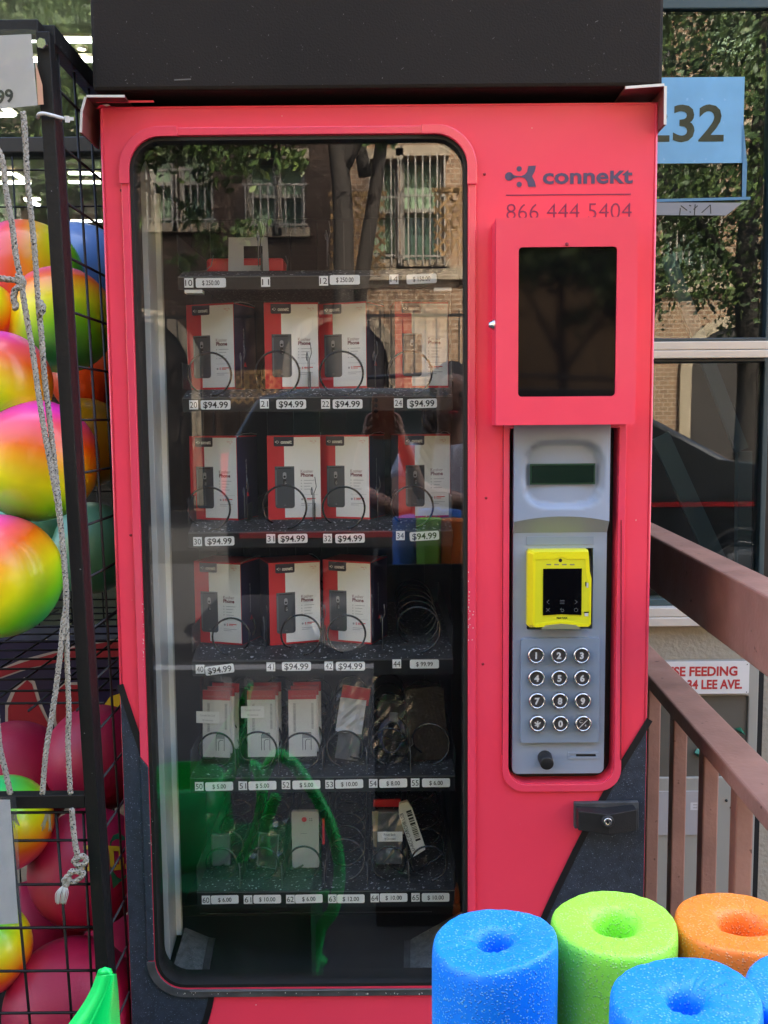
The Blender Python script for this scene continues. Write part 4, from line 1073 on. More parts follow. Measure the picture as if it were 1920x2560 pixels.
# blue number sticker on the glass, with tape and a torn note
mat('sticker_blue', (.19, .45, .68), .45, var=(9, .10), speck=(55, .68, (.26, .50, .72)))
mat('tape_blue', (.10, .26, .42), .5)
mat('digit_dark', (.030, .040, .030), .25, var=(14, .5))
mat('note_grey', (.30, .30, .31), .6)
gs = GY - .003
m = MB().mat('sticker_blue'); x0, x1, z0, z1 = PX(1560, 300, gs), PX(1859, 300, gs), PZ(1740, 408, gs), PZ(1740, 193, gs)
NS = thing('number_sticker', 'light blue sticker reading 232 on the shop window', 'sticker', ((x0 + x1) / 2, gs, z0))
m.box(x0, x1, gs, gs + .0015, z0, z1)
m.mat('digit_dark').text('232', P(1809, 351, gs - .0006), PZ(1700, 263, gs) - PZ(1700, 351, gs), bold=.018, align='R', width=PX(1809, 300, gs) - PX(1610, 300, gs))
m.build('sheet', NS)
m = MB().mat('tape_blue'); m.hexa([P(1855, 492, gs - .002), P(1865, 492, gs - .002), P(1868, 410, gs - .002), P(1858, 300, gs - .002)], [P(1855, 492, gs - .0016), P(1865, 492, gs - .0016), P(1868, 410, gs - .0016), P(1858, 300, gs - .0016)])
m.hexa([P(1600, 506, gs - .002), P(1600, 499, gs - .002), P(1876, 492, gs - .002), P(1876, 499, gs - .002)], [P(1600, 506, gs - .0016), P(1600, 499, gs - .0016), P(1876, 492, gs - .0016), P(1876, 499, gs - .0016)])
m.build('tape', NS)
m = MB().mat('note_grey').plate(xz([(1560, 537), (1815, 539), (1856, 507), (1560, 506)], gs), gs - .001, gs + .0012)
m.mat('print_black')
for pts in ([(1702, 514), (1718, 526)], [(1723, 513), (1728, 515)], [(1738, 511), (1736, 538)], [(1734, 524), (1744, 514)], [(1754, 532), (1776, 512)], [(1776, 512), (1777, 534)], [(1724, 529), (1727, 531)], [(1701, 520), (1699, 538)]):
    a, b = P(*pts[0], gs - .0013), P(*pts[1], gs - .0013); m.obox(a, b, .0003, .0022, V((0, 1, 0)))
tag(m.build('taped_note'), 'grey torn paper strip with black pen marks taped under the blue sticker', 'note')

# wall fittings under the sill
mat('sign_white', (.80, .78, .76), .45)
mat('sign_red', (.52, .035, .035), .45)
mat('cab_frame', (.36, .35, .31), .5, var=(3, .06))
mat('cab_panel', (.125, .115, .095), .35, var=(4, .15))
mat('plate_pale', (.42, .41, .42), .5)
mat('letter_pale', (.62, .62, .64), .5)
mat('green_film', (.03, .20, .11), .3)
ws = GY - .035
CB = thing('utility_cabinet', 'grey-beige metal cabinet door with a dull window, behind the brown railing', 'cabinet', (PX(1700, 2200, ws), ws, .0))
cxL, cxR = PX(1540, 1900, ws), PX(1892, 1900, ws)
zc_t, zc_b = PZ(1700, 1652, ws), .02
wz1, wz0 = PZ(1700, 1741, ws), PZ(1700, 1944, ws); wxL, wxR = PX(1585, 1800, ws), PX(1870, 1800, ws)
m = MB().mat('cab_frame').plate([(cxL, zc_b), (cxR, zc_b), (cxR, zc_t), (cxL, zc_t)], ws, GY - .0205, [rrect(wxL, wxR, wz0, wz1, .006, 4)]); m.build('cabinet_door', CB, bev=.003)
m = MB().mat('cab_panel').box(wxL - .01, wxR + .01, ws + .008, ws + .0125, wz0 - .01, wz1 + .01); m.build('window', CB)
m = MB().mat('black_metal')
for px, py in ((1687, 1887), (1834, 1982), (1816, 2001), (1828, 2019)): MB().mat('black_metal').lathe([(0, .004), (.0035, .003), (.004, 0)], P(px, py, ws - .0005 if py > 1944 else ws + .0075), V((0, -1, 0)), 10).build('bolt', CB)
m = MB().mat('black_matte').box(cxR + .001, cxR + .014, ws + .004, GY - .0205, .02, zc_t - .03); m.build('gap', CB)
m = MB().mat('plate_pale').plate(rrect(PX(1590, 2020, ws), PX(1770, 2020, ws), PZ(1700, 2086, ws), PZ(1700, 1977, ws), .004, 3), ws - .004, ws - .0006)
m.mat('letter_pale').text('EP', P(1744, 2024, ws - .0045), PZ(1700, 2006, ws) - PZ(1700, 2023, ws), bold=.04, width=PX(1761, 2000, ws) - PX(1725, 2000, ws))
q = P(1754, 2056, ws - .0045); m.box(q.x - .005, q.x + .005, ws - .0046, ws - .0042, q.z - .005, q.z + .005)
tag(m.build('name_plate'), 'grey plate with pale letters EP behind the railing bars', 'plate')
m = MB().mat('sign_white').plate(rrect(PX(1600, 2030, ws), PX(1624, 2030, ws), PZ(1610, 2083, ws), PZ(1610, 1975, ws), .004, 3), ws - .009, ws - .0046)
m.mat('sign_red').box(PX(1612, 2065, ws), PX(1615, 2065, ws), ws - .0094, ws - .0091, PZ(1612, 2072, ws), PZ(1612, 2062, ws))
tag(m.build('white_plate'), 'narrow white plate peeping out beside the machine edge below the latch height', 'plate')
m = MB().mat('sign_white').plate(rrect(PX(1606, 1830, ws), PX(1630, 1830, ws), PZ(1610, 1930, ws), PZ(1610, 1792, ws), .005, 4), ws - .006, ws - .001)
m.mat('print_black').lathe([(0, .002), (.003, .001)], P(1619, 1803, ws - .006), V((0, -1, 0)), 10)
tag(m.build('hasp_plate'), 'cream metal strip with one black bolt between machine and first bar', 'plate')
sx = ws - .012
m = MB().mat('sign_white').plate(rrect(PX(1560, 1700, sx), PX(1873, 1700, sx), PZ(1700, 1735, sx), PZ(1740, 1654, sx), .003, 3), sx, sx + .003)
m.mat('sign_red').text('THESE FEEDING', P(1843.5, 1688.5, sx - .0005), PZ(1700, 1666.5, sx) - PZ(1700, 1688.5, sx), bold=.034, align='R', width=PX(1844, 1700, sx) - PX(1628, 1700, sx))
m.text('34 LEE AVE.', P(1855, 1721, sx - .0005), PZ(1700, 1699.5, sx) - PZ(1700, 1721, sx), bold=.034, align='R', width=PX(1855, 1700, sx) - PX(1718, 1700, sx))
m.mat('print_black')
for px, py in ((1868, 1661), (1866, 1730)): m.lathe([(0, .0012), (.0015, .0008)], P(px, py, sx), V((0, -1, 0)), 8)
tag(m.build('warning_sign'), 'white sign with red capitals ESE FEEDING and LEE AVE. behind the railing', 'sign')
def scrap(pts, lab, y):
    vs = []; rnd = random.Random(len(lab))
    for a, b in pts: v = P(a, b, y); v.y += rnd.uniform(-.006, .002); vs.append(v)
    n_ = len(vs); c_ = sum(vs, V()) / n_; c_.y -= .01
    m = MB().mat('green_film').add(vs + [c_] + [v + V((0, .001, 0)) for v in vs], [(i_, (i_ + 1) % n_, n_) for i_ in range(n_)] + [tuple(range(2 * n_, n_, -1))])
    tag(m.build('plastic_scrap'), lab, 'scrap', 'green plastic scraps on the cabinet')
scrap([(1735, 1880), (1742, 1872), (1752, 1873), (1762, 1886), (1774, 1900), (1757, 1891), (1744, 1892)], 'small green plastic scrap between the second and third railing bars', ws + .004)
scrap([(1838, 1822), (1850, 1817), (1859, 1830), (1862, 1836), (1850, 1832)], 'small green plastic scrap above the lower rail, near the cabinet frame', ws + .004)

# ------------------------------------------------------------------ brown railing
mat('rail_brown', (.36, .185, .135), .5, var=(7, .22), speck=(45, .70, (.13, .06, .04)), bump=(90, .1), rvar=(8, .15))
RL = thing('railing', 'rusty brown metal stair railing with two flat rails and upright bars beside the machine', 'railing', (.66, .3, 0))
RD = V((.0346, 1, .008))                       # the rail runs almost straight away from the street
def railbox(name, fx, fy_top, fy_bot, width, mt='rail_brown'):
    a = P(fx, fy_top, .62); zb_ = PZ(fx + 3, fy_bot, .62); h_ = a.z - zb_
    def sec(y): o = a + RD * (y - .62); return [V((o.x, y, o.z - h_)), V((o.x + width, y, o.z - h_)), V((o.x + width, y, o.z)), V((o.x, y, o.z))]
    MB().mat(mt).hexa(sec(-.45), sec(.905)).build(name, RL, bev=.004); return a, h_
ua, uh = railbox('rail', 1622, 1335, 1468, .065)
la, lh = railbox('rail', 1616, 1684, 1718, .076)
for px in (1645, 1712, 1792, 1880):
    xo = la.x + .038; k_ = (px - 960) / F
    y = (xo - RD.x * .62 - CAM.x + k_ * CAM.y) / (k_ - RD.x)
    zt_ = la.z - lh + RD.z * (y - .62) - .0005; xx = xo + RD.x * (y - .62)
    MB().mat('rail_brown').box(xx - .0155, xx + .0155, y - .0155, y + .0155, .035, zt_).build('bar', RL, bev=.003)
MB().mat('rail_brown', True).tube([(ua.x + .015, .905, ua.z - uh + .02), (ua.x + .012, .912, ua.z - uh - .05), (ua.x + .008, .912, ua.z - uh - .12), (ua.x + .006, .905, la.z - .02)], .024, 14).build('end_bend', RL)
MB().mat('rail_brown').box(la.x + .0, la.x + .06, -.45, .88, .001, .0345).build('base_rail', RL)

# ------------------------------------------------------------------ foam noodles
def foam(name, col, light):
    m = bpy.data.materials.new(name); m.use_nodes = True; n, l = m.node_tree.nodes, m.node_tree.links; b = n['Principled BSDF']
    tc = n.new('ShaderNodeTexCoord')
    vo = n.new('ShaderNodeTexVoronoi'); vo.inputs['Scale'].default_value = 620; l.new(tc.outputs['Object'], vo.inputs['Vector'])
    no = n.new('ShaderNodeTexNoise'); no.inputs['Scale'].default_value = 130; no.inputs['Detail'].default_value = 4; l.new(tc.outputs['Object'], no.inputs['Vector'])
    mr = n.new('ShaderNodeMapRange'); mr.inputs[1].default_value = .30; mr.inputs[2].default_value = .55; l.new(no.outputs[0], mr.inputs[0])
    v2 = n.new('ShaderNodeMapRange'); v2.inputs[1].default_value = .40; v2.inputs[2].default_value = .0; l.new(vo.outputs['Distance'], v2.inputs[0])
    mu = n.new('ShaderNodeMath'); mu.operation = 'MULTIPLY'; l.new(mr.outputs[0], mu.inputs[0]); l.new(v2.outputs[0], mu.inputs[1])
    mx = n.new('ShaderNodeMix'); mx.data_type = 'RGBA'; l.new(mu.outputs[0], mx.inputs[0]); mx.inputs[6].default_value = (*col, 1); mx.inputs[7].default_value = (*light, 1)
    l.new(mx.outputs[2], b.inputs['Base Color']); b.inputs['Roughness'].default_value = .45
    b.inputs['Subsurface Weight'].default_value = .35; b.inputs['Subsurface Radius'].default_value = (.012, .012, .012); b.inputs['Subsurface Scale'].default_value = .6
    bp = n.new('ShaderNodeBump'); bp.inputs['Strength'].default_value = .8; bp.inputs['Distance'].default_value = .0014
    l.new(v2.outputs[0], bp.inputs['Height']); l.new(bp.outputs[0], b.inputs['Normal'])
    MATS[name] = m
foam('foam_blue', (.002, .24, .95), (.30, .70, 1.0))
foam('foam_green', (.33, .86, .06), (.72, .98, .40))
foam('foam_orange', (1.0, .22, .02), (1.0, .60, .30))
def noodle(px, py, rpx, dist, mt, lab, seedv, lean=(0, 0), dent=0., hole=.30, squash=1.):
    d_ = (rt * ((px - 960) / F) - up * ((py - 1280) / F) + fw); c_ = CAM + d_ * dist
    r_ = rpx / F * dist; rnd = random.Random(seedv)
    root_loc = V((c_.x + lean[0], c_.y + lean[1], .02))
    ph = [rnd.uniform(0, 6.28) for _ in range(6)]
    def wob(t, k=1): return 1 + k * (.018 * math.sin(2 * t + ph[0]) + .014 * math.sin(3 * t + ph[1]) + .010 * math.sin(5 * t + ph[2]))
    seg = 72; rings = []
    def ring(rr, dz, base=None, wk=1, tilt=True):
        out = []
        for k in range(seg):
            t = 2 * math.pi * k / seg; ra = rr * wob(t, wk)
            z = dz + (rnd.uniform(-1, 1) * .0006 if tilt else 0) + (dent * r_ * (math.sin(t + ph[3]) + .5 * math.sin(2 * t + ph[4])) * (rr / r_) if tilt else 0)
            cc = c_ if base is None else base
            out.append(V((cc.x + ra * math.cos(t), cc.y + ra * math.sin(t) * squash, cc.z + z)))
        return out
    h = r_ * hole
    L_ = [ring(h * .80, -.10, None, 2, False), ring(h * .85, -.02, None, 2), ring(h * .98, -.005, None, 2), ring(h * 1.15, -.0005, None, 2)]
    for f_ in (.5, .62, .75, .87, .95): L_.append(ring(r_ * f_, .0005))
    L_ += [ring(r_ * .985, -.0015), ring(r_ * 1.0, -.005), ring(r_ * 1.003, -.012)]
    for f_ in (.03, .07, .14, .25, .45, .7, 1.0):
        base = c_.lerp(root_loc, f_); L_.append(ring(r_ * 1.003, 0, base, 1, False))
    vs = [v for rg in L_ for v in rg]; fs = []
    for i_ in range(len(L_) - 1):
        for k in range(seg): k2 = (k + 1) % seg; fs.append((i_ * seg + k, i_ * seg + k2, (i_ + 1) * seg + k2, (i_ + 1) * seg + k))
    m = MB().mat(mt, True).add(vs, fs)
    o = m.build('pool_noodle', None, sub=1); tag(o, lab, 'pool noodle', 'pool noodles standing upright in front of the machine'); return o
noodle(1240, 2346, 155, .507, 'foam_blue', 'blue pool noodle at the left of the bunch, with an unevenly cut top', 1, (.0, .02), .10, .27)
noodle(1537, 2306, 158, .53, 'foam_green', 'lime green pool noodle between the blue and the orange one', 2, (.0, .02), .03, .33)
noodle(1856, 2306, 165, .535, 'foam_orange', 'orange pool noodle beside the green one', 3, (.0, .02), .03, .34)
noodle(1712, 2496, 182, .43, 'foam_blue', 'blue pool noodle nearest the camera, with a wavy top and closed-up hole', 4, (.0, .02), .09, .22)
noodle(2035, 2480, 165, .44, 'foam_blue', 'blue pool noodle cut off by the right picture edge', 5, (.0, .02), .05, .26)

# ------------------------------------------------------------------ wire cage with balls
YF, YBK = -.10, .84
CG = thing('wire_cage', 'black wire mesh cage full of coloured balls, left of the vending machine', 'display cage', (-.75, .35, 0))
pT, pBt = P(112, 85, YF), P(259, 2412, YF)
lean = (pBt.x - pT.x) / (pT.z - pBt.z)
def cxz(z): return pT.x + (pT.z - z) * lean          # x of the front post at height z (the cage leans a little)
zTop = pT.z
m = MB().mat('cage_black'); dv = V((cxz(0) - cxz(zTop), 0, -zTop)).normalized()
m.obox((cxz(zTop), YF, zTop), (cxz(.02), YF, .02), .0205, .022, V((1, 0, 0))); post = m.build('post', CG, bev=.0015)
m = MB().mat('chrome').lathe([(.0, .0075), (.0075, .0075), (.0085, .0055), (.0085, 0)], P(107, 112, YF - .0125), V((0, -1, 0)), 6, False); m.build('bolt_head', post)
m = MB().mat('cage_black').obox((cxz(zTop) - .006, YF, zTop + .006), (cxz(zTop) - 1.0, YF, zTop + .006), .022, .022, V((0, 1, 0))); m.build('top_rail', CG, bev=.0015)
m = MB().mat('cage_black').obox((cxz(zTop), YF + .012, zTop + .004), (cxz(zTop), YBK, zTop + .004), .022, .028, V((1, 0, 0))); m.build('top_rail', CG, bev=.0015)
m = MB().mat('cage_black').obox((cxz(zTop), YBK, zTop), (cxz(.02), YBK, .02), .02, .022, V((1, 0, 0))); m.build('post', CG)
# side mesh, in the plane of the posts
sy = .0745
m = MB().mat('cage_black', True)
k = 0; zS = zTop - .012
zrow0 = PZ(146, 202, YF)
rows = [zrow0 - .0838 * t for t in range(-1, 26)]
for z in rows:
    if .04 < z < zTop - .02: m.tube([(cxz(z) + .003, YF + .011, z), (cxz(z) + .003, YBK - .012, z)], .0022, 6)
yv = YF + .045
while yv < YBK:
    m.tube([(cxz(zS) + .003, yv, zS), (cxz(.05) + .003, yv, .05)], .0022, 6); yv += .078
m.build('mesh_panel', CG)
# a second upright close behind the post
m = MB().mat('cage_black').obox((cxz(zTop - .03) + .004, YF + .024, zTop - .03), (cxz(.03) + .004, YF + .024, .03), .008, .014, V((1, 0, 0))); m.build('panel_edge', CG)
# front cross bar and the mesh under it
zf = PZ(100, 2004, YF)
m = MB().mat('cage_black').box(cxz(zf) - 1.0, cxz(zf) - .0105, YF - .011, YF + .011, PZ(120, 2022, YF - .011), PZ(120, 1989, YF - .011)); m.build('cross_bar', CG, bev=.0015)
m = MB().mat('cage_black', True)
hz = [PZ(120, yy, YF) for yy in (2031, 2101, 2211, 2319, 2427, 2532)] + [PZ(120, 2532, YF) - .068 * t for t in range(1, 7)]
for z in hz: m.tube([(cxz(z) - 1.0, YF, z), (cxz(z) - .012, YF, z)], .0023, 6)
for pxa, pxb in ((208, 226), (140, 168), (25, 60), (-85, -48), (-190, -150)):
    a = P(pxa, 2031, YF + .004); b = P(pxb, 2400, YF + .004); e = a + (b - a) * 2.4; m.tube([a, e], .0023, 6)
m.build('mesh_panel', CG)
# back mesh
m = MB().mat('cage_black', True); yb_ = YBK
for yy in (425, 517, 604, 690, 780, 870, 960, 1050, 1140, 1230, 1320, 1410, 1500, 1590, 1650, 1731, 1812, 1890, 1970): z = PZ(100, yy, yb_); m.tube([(cxz(z) - 1.2, yb_, z), (cxz(z), yb_, z)], .0021, 6)
for pxa in (-150, -60, 30, 118, 200): a = P(pxa, 392, yb_); m.tube([a, (a.x + .03, yb_, .05)], .0021, 6)
m.build('mesh_panel', CG)
# shelf that carries the rainbow balls, and the base tray
zsh = PZ(100, 1622, .3)
m = MB().mat('cage_black', True)
for k in range(12): m.tube([(cxz(zsh) - 1.0, .0 + k * .076, zsh - .022), (cxz(zsh) - .004, .0 + k * .076, zsh - .022)], .0022, 6)
for k in range(13): m.tube([(cxz(zsh) - 1.0 + k * .08, -.03, zsh - .026), (cxz(zsh) - 1.0 + k * .08, YBK - .012, zsh - .026)], .0022, 6)
m.build('mesh_shelf', CG)
m = MB().mat('cage_black').box(cxz(.05) - 1.1, cxz(.05) - .012, YF + .012, YBK - .012, .03, .045); m.build('base_tray', CG)

def ramp_mat(name, stops, rough=.3, wob=.12):
    m = bpy.data.materials.new(name); m.use_nodes = True; n, l = m.node_tree.nodes, m.node_tree.links; b = n['Principled BSDF']
    tc = n.new('ShaderNodeTexCoord'); sp = n.new('ShaderNodeSeparateXYZ'); l.new(tc.outputs['Object'], sp.inputs[0])
    no = n.new('ShaderNodeTexNoise'); no.inputs['Scale'].default_value = 9; no.inputs['Detail'].default_value = 1; l.new(tc.outputs['Object'], no.inputs['Vector'])
    ma = n.new('ShaderNodeMath'); ma.operation = 'MULTIPLY_ADD'; l.new(sp.outputs['Z'], ma.inputs[0]); ma.inputs[1].default_value = 3.6; ma.inputs[2].default_value = .5 - wob / 2
    m2 = n.new('ShaderNodeMath'); m2.operation = 'MULTIPLY_ADD'; l.new(no.outputs[0], m2.inputs[0]); m2.inputs[1].default_value = wob; l.new(ma.outputs[0], m2.inputs[2])
    cr = n.new('ShaderNodeValToRGB'); e = cr.color_ramp.elements
    e[0].position, e[0].color = stops[0][0], (*stops[0][1], 1); e[1].position, e[1].color = stops[-1][0], (*stops[-1][1], 1)
    for p_, c_ in stops[1:-1]: q_ = e.new(p_); q_.color = (*c_, 1)
    l.new(m2.outputs[0], cr.inputs[0]); l.new(cr.outputs[0], b.inputs['Base Color'])
    b.inputs['Roughness'].default_value = rough; b.inputs['Coat Weight'].default_value = .25
    MATS[name] = m
ramp_mat('rainbow', [(.06, (.01, .34, .45)), (.14, (.02, .62, .16)), (.25, (.25, .88, .02)), (.37, (.95, .95, .01)), (.48, (1.0, .50, .01)), (.58, (1.0, .16, .005)), (.69, (1.0, .09, .14)), (.80, (1.0, .04, .55))])
ramp_mat('mint_ball', [(.0, (.02, .22, .12)), (1.0, (.20, .48, .32))])
ramp_mat('blue_ball', [(.0, (.10, .22, .52)), (1.0, (.15, .27, .58))])
ramp_mat('amber_ball', [(.0, (.55, .09, .004)), (.5, (.62, .24, .005)), (1.0, (.60, .38, .01))])
ramp_mat('ember_ball', [(.0, (.45, .02, .004)), (.6, (.70, .07, .004)), (1.0, (.75, .25, .01))])
def ball(px, py, rpx, Y, mt, lab, pole=(0, 0, 1), name='rainbow_ball', cat='ball', grp='rainbow balls in the wire cage'):
    c_ = P(px, py, Y); r_ = rpx / F * (Y - CAM.y)
    m = MB().mat(mt).ball(V((0, 0, 0)), r_, 48, 24); o = m.build(name, None, org=(0, 0, 0), recalc=False)
    s_ = .1 / r_
    o.location = c_; o.rotation_euler = V(pole).normalized().to_track_quat('Z', 'Y').to_euler()
    if mt in ('rainbow',):
        for v in o.data.vertices: v.co *= s_
        o.scale = (1 / s_,) * 3
    return tag(o, lab, cat, grp)
ball(66, 694, 138, .42, 'rainbow', 'topmost rainbow ball, orange and pink with a lime right edge, below the price sign', (-.75, -.3, .15))
ball(152, 800, 130, .24, 'rainbow', 'rainbow ball with orange rim, yellow and lime middle, behind the cage post', (-.25, .55, .75))
ball(-32, 776, 68, .18, 'rainbow', 'small-looking green ball at the left picture edge beside the rope', (.3, .75, -.4))
ball(-2, 958, 128, .10, 'rainbow', 'yellow and lime ball with an orange rim at the left edge, under the green one', (.1, .35, 1))
ball(225, 945, 96, .52, 'ember_ball', 'deep orange ball half hidden between two rainbow balls by the cage side', (0, 0, 1), 'orange_ball')
ball(212, 1108, 112, .34, 'amber_ball', 'amber yellow ball behind the cage side mesh', (0, -.2, 1), 'amber_ball')
ball(92, 1152, 152, .08, 'rainbow', 'large rainbow ball with pink top fading through orange and cream to yellow', (.10, .12, 1))
ball(-2, 1440, 156, -.0, 'rainbow', 'rainbow ball with glossy pink top and green underside, lowest on the upper shelf', (-.62, -.12, .75))
ball(225, 1370, 116, .36, 'mint_ball', 'plain mint green ball seen through the cage side mesh', (-.2, -.4, 1), 'mint_ball')
ball(95, 1330, 112, .36, 'mint_ball', 'dull green ball hidden behind the lowest upper rainbow ball', (0, 0, 1), 'green_ball')
ball(190, 712, 150, .62, 'blue_ball', 'periwinkle blue ball at the back of the cage by the machine', (0, 0, 1), 'blue_ball')
ball(12, 2058, 122, .10, 'rainbow', 'rainbow ball with green top and orange bottom behind the white card', (.0, .1, -1))
ball(-36, 2372, 118, .04, 'rainbow', 'rainbow ball with yellow top and magenta underside, low at the left edge', (.1, .25, -1))
# red playground balls
def play_mat():
    m = mat('playground_red', (.36, .006, .045), .5, var=(10, .12)); n, l = m.node_tree.nodes, m.node_tree.links; b = n['Principled BSDF']
    tc = n.new('ShaderNodeTexCoord'); ck = n.new('ShaderNodeTexChecker'); ck.inputs['Scale'].default_value = 150
    no = n.new('ShaderNodeTexNoise'); no.inputs['Scale'].default_value = 6; l.new(tc.outputs['Object'], no.inputs['Vector']); l.new(tc.outputs['Object'], ck.inputs['Vector'])
    mr = n.new('ShaderNodeMapRange'); mr.inputs[1].default_value = .45; mr.inputs[2].default_value = .6; l.new(no.outputs[0], mr.inputs[0])
    mu = n.new('ShaderNodeMath'); mu.operation = 'MULTIPLY'; l.new(mr.outputs[0], mu.inputs[0]); l.new(ck.outputs['Fac'], mu.inputs[1])
    bp = n.new('ShaderNodeBump'); bp.inputs['Strength'].default_value = .35; bp.inputs['Distance'].default_value = .003; l.new(mu.outputs[0], bp.inputs['Height']); l.new(bp.outputs[0], b.inputs['Normal'])
play_mat()
G2 = 'red playground balls in the wire cage'
ball(35, 1950, 150, .34, 'playground_red', 'dark red playground ball behind the printed carton front', (0, 0, 1), 'playground_ball', 'ball', G2)
ball(245, 1895, 135, .30, 'playground_red', 'red playground ball beside the black decal, below the yellow patch', (.3, 0, 1), 'playground_ball', 'ball', G2)
big = ball(222, 2170, 152, .16, 'playground_red', 'red playground ball with gold letters on a green badge', (.1, -.2, 1), 'playground_ball', 'ball', G2)
ball(178, 2515, 172, .05, 'playground_red', 'largest red playground ball at the bottom of the cage', (-.2, -.3, 1), 'playground_ball', 'ball', G2)
ball(85, 2330, 130, .46, 'playground_red', 'shaded red playground ball wedged behind the others', (.2, -.3, 1), 'playground_ball', 'ball', G2)
ball(300, 2420, 130, .42, 'playground_red', 'red playground ball half hidden by the black machine decal', (0, .3, 1), 'playground_ball', 'ball', G2)
# badge on the lettered ball
mat('badge_green', (.010, .13, .05), .5); mat('gold_print', (.62, .40, .015), .45)
def on_ball(o, r_, pts, lift):
    c_ = o.location; out = []
    for px, py in pts:
        d_ = (rt * ((px - 960) / F) - up * ((py - 1280) / F) + fw).normalized(); oc = CAM - c_; b_ = oc.dot(d_); q_ = b_ * b_ - (oc.dot(oc) - (r_ + lift) ** 2)
        t = -b_ - math.sqrt(max(q_, 0)); out.append(CAM + d_ * t)
    return out
rb = 152 / F * (.16 - CAM.y)
m = MB().mat('badge_green'); pts = [(275, 2105), (283, 2088), (298, 2082), (312, 2092), (320, 2120), (320, 2190), (300, 2205), (283, 2222), (277, 2180), (272, 2140)]
m.add(on_ball(big, rb, pts, .0015), [tuple(range(len(pts)))])
m.mat('gold_print')
def gpoly(pts): m.add(on_ball(big, rb, pts, .003), [tuple(range(len(pts)))])
for q in ([(208, 2114), (246, 2112), (246, 2122), (208, 2124)], [(208, 2168), (246, 2166), (246, 2176), (208, 2178)], [(221, 2122), (233, 2122), (233, 2168), (221, 2168)],
          [(270, 2114), (302, 2116), (302, 2128), (272, 2126)], [(272, 2120), (284, 2120), (286, 2170), (276, 2166)], [(276, 2160), (308, 2162), (308, 2174), (282, 2176)], [(298, 2144), (309, 2144), (309, 2164), (298, 2164)], [(296, 2116), (304, 2116), (304, 2140), (297, 2140)], [(312, 2160), (322, 2156), (322, 2172), (312, 2172)]): gpoly(q)
bd = m.build('badge', None, org=big.location, recalc=False)
bd.location = (0, 0, 0); bd.parent = big; bd.matrix_parent_inverse = Matrix(); 
bpy.context.view_layer.update()
bd.matrix_basis = big.matrix_basis.inverted() @ Matrix.Translation(big.location)
# printed carton deep in the cage
mat('carton_purple', (.012, .008, .035), .4, var=(5, .3)); mat('carton_swoosh', (.26, .006, .012), .45); mat('carton_outline', (.36, .30, .24), .5)
yP = .60
CT = thing('printed_carton', 'dark purple carton printed with pale-outlined red shapes, in the middle of the cage', 'carton', (P(100, 1800, yP).x, yP + .08, PZ(100, 1985, yP)))
m = MB().mat('carton_purple').box(PX(-160, 1800, yP), PX(310, 1800, yP), yP, yP + .16, PZ(100, 2010, yP), PZ(100, 1600, yP))
def ink(pts, mt, lift):
    vs = [P(a, b, yP - lift) for a, b in pts]; m.mat(mt).add(vs, tessellate_polygon([[V((v.x, v.z, 0)) for v in vs]]))
sw = [(-60, 1695), (60, 1655), (190, 1618), (300, 1600), (310, 1640), (180, 1650), (60, 1672), (-60, 1715)]
def grow(pts, g): 
    cx_, cy_ = sum(p[0] for p in pts) / len(pts), sum(p[1] for p in pts) / len(pts); return [(p[0] + (g if p[0] > cx_ else -g), p[1] + (g if p[1] > cy_ else -g)) for p in pts]
ink(grow(sw, 6), 'carton_outline', .0006); ink(sw, 'carton_swoosh', .0012)
for sh_ in ([(20, 1770), (40, 1725), (68, 1700), (80, 1710), (95, 1760), (130, 1830), (120, 1900), (60, 1850), (20, 1810)], [(140, 1730), (160, 1712), (215, 1712), (215, 1790), (190, 1840), (160, 1870), (140, 1800)], [(245, 1850), (262, 1835), (290, 1860), (275, 1880)]):
    ink(grow(sh_, 7), 'carton_outline', .0006); ink(sh_, 'carton_swoosh', .0012)
m.mat('gold_print'); ink([(258, 1765), (275, 1742), (310, 1730), (310, 1770), (262, 1780)], 'gold_print', .0015)
m.build('carton_body', CT, recalc=False)

# ------------------------------------------------------------------ ropes, cards, zip tie
mat('rope_cream', (.46, .42, .35), .9, var=(60, .15), speck=(310, .60, (.03, .03, .035)), bump=(420, .8))
mat('paper_white', (.66, .66, .70), .6); mat('paper_peach', (.62, .34, .22), .6); mat('paper_grey', (.50, .48, .46), .6)
mat('nylon_white', (.62, .62, .60), .4)
YR = -.128
def smooth_path(pts, n=10):
    out = []
    for i in range(len(pts) - 1):
        p0 = pts[max(0, i - 1)]; p1 = pts[i]; p2 = pts[i + 1]; p3 = pts[min(len(pts) - 1, i + 2)]
        for k in range(n):
            t = k / n; out.append(.5 * ((2 * p1) + (p2 - p0) * t + (2 * p0 - 5 * p1 + 4 * p2 - p3) * t * t + (3 * p1 - p0 - 3 * p2 + p3) * t ** 3))
    return out + [pts[-1]]
def rope(m, pts, r_=.0046, twist=True):
    c_ = smooth_path([P(a, b, YR + (q[0] if q else 0)) for a, b, *q in pts], 14)
    # three strands laid round each other
    for s_ in range(3):
        ph = 2 * math.pi * s_ / 3; out = []; L_ = 0
        for i_, p in enumerate(c_):
            if i_: L_ += (p - c_[i_ - 1]).length
            t = (c_[min(i_ + 1, len(c_) - 1)] - c_[max(0, i_ - 1)]).normalized(); a = t.cross(V((0, 1, 0))); a = a.normalized() if a.length > .01 else V((1, 0, 0)); b = t.cross(a)
            an = L_ * 260 + ph; out.append(p + (a * math.cos(an) + b * math.sin(an)) * r_ * .42)
        m.tube(out, r_ * .62, 6)
RP = thing('knotted_rope', 'cream flecked rope tied with a knot to a side cord, left of the other rope', 'rope', P(120, 1250, YR) - V((0, 0, .5)))
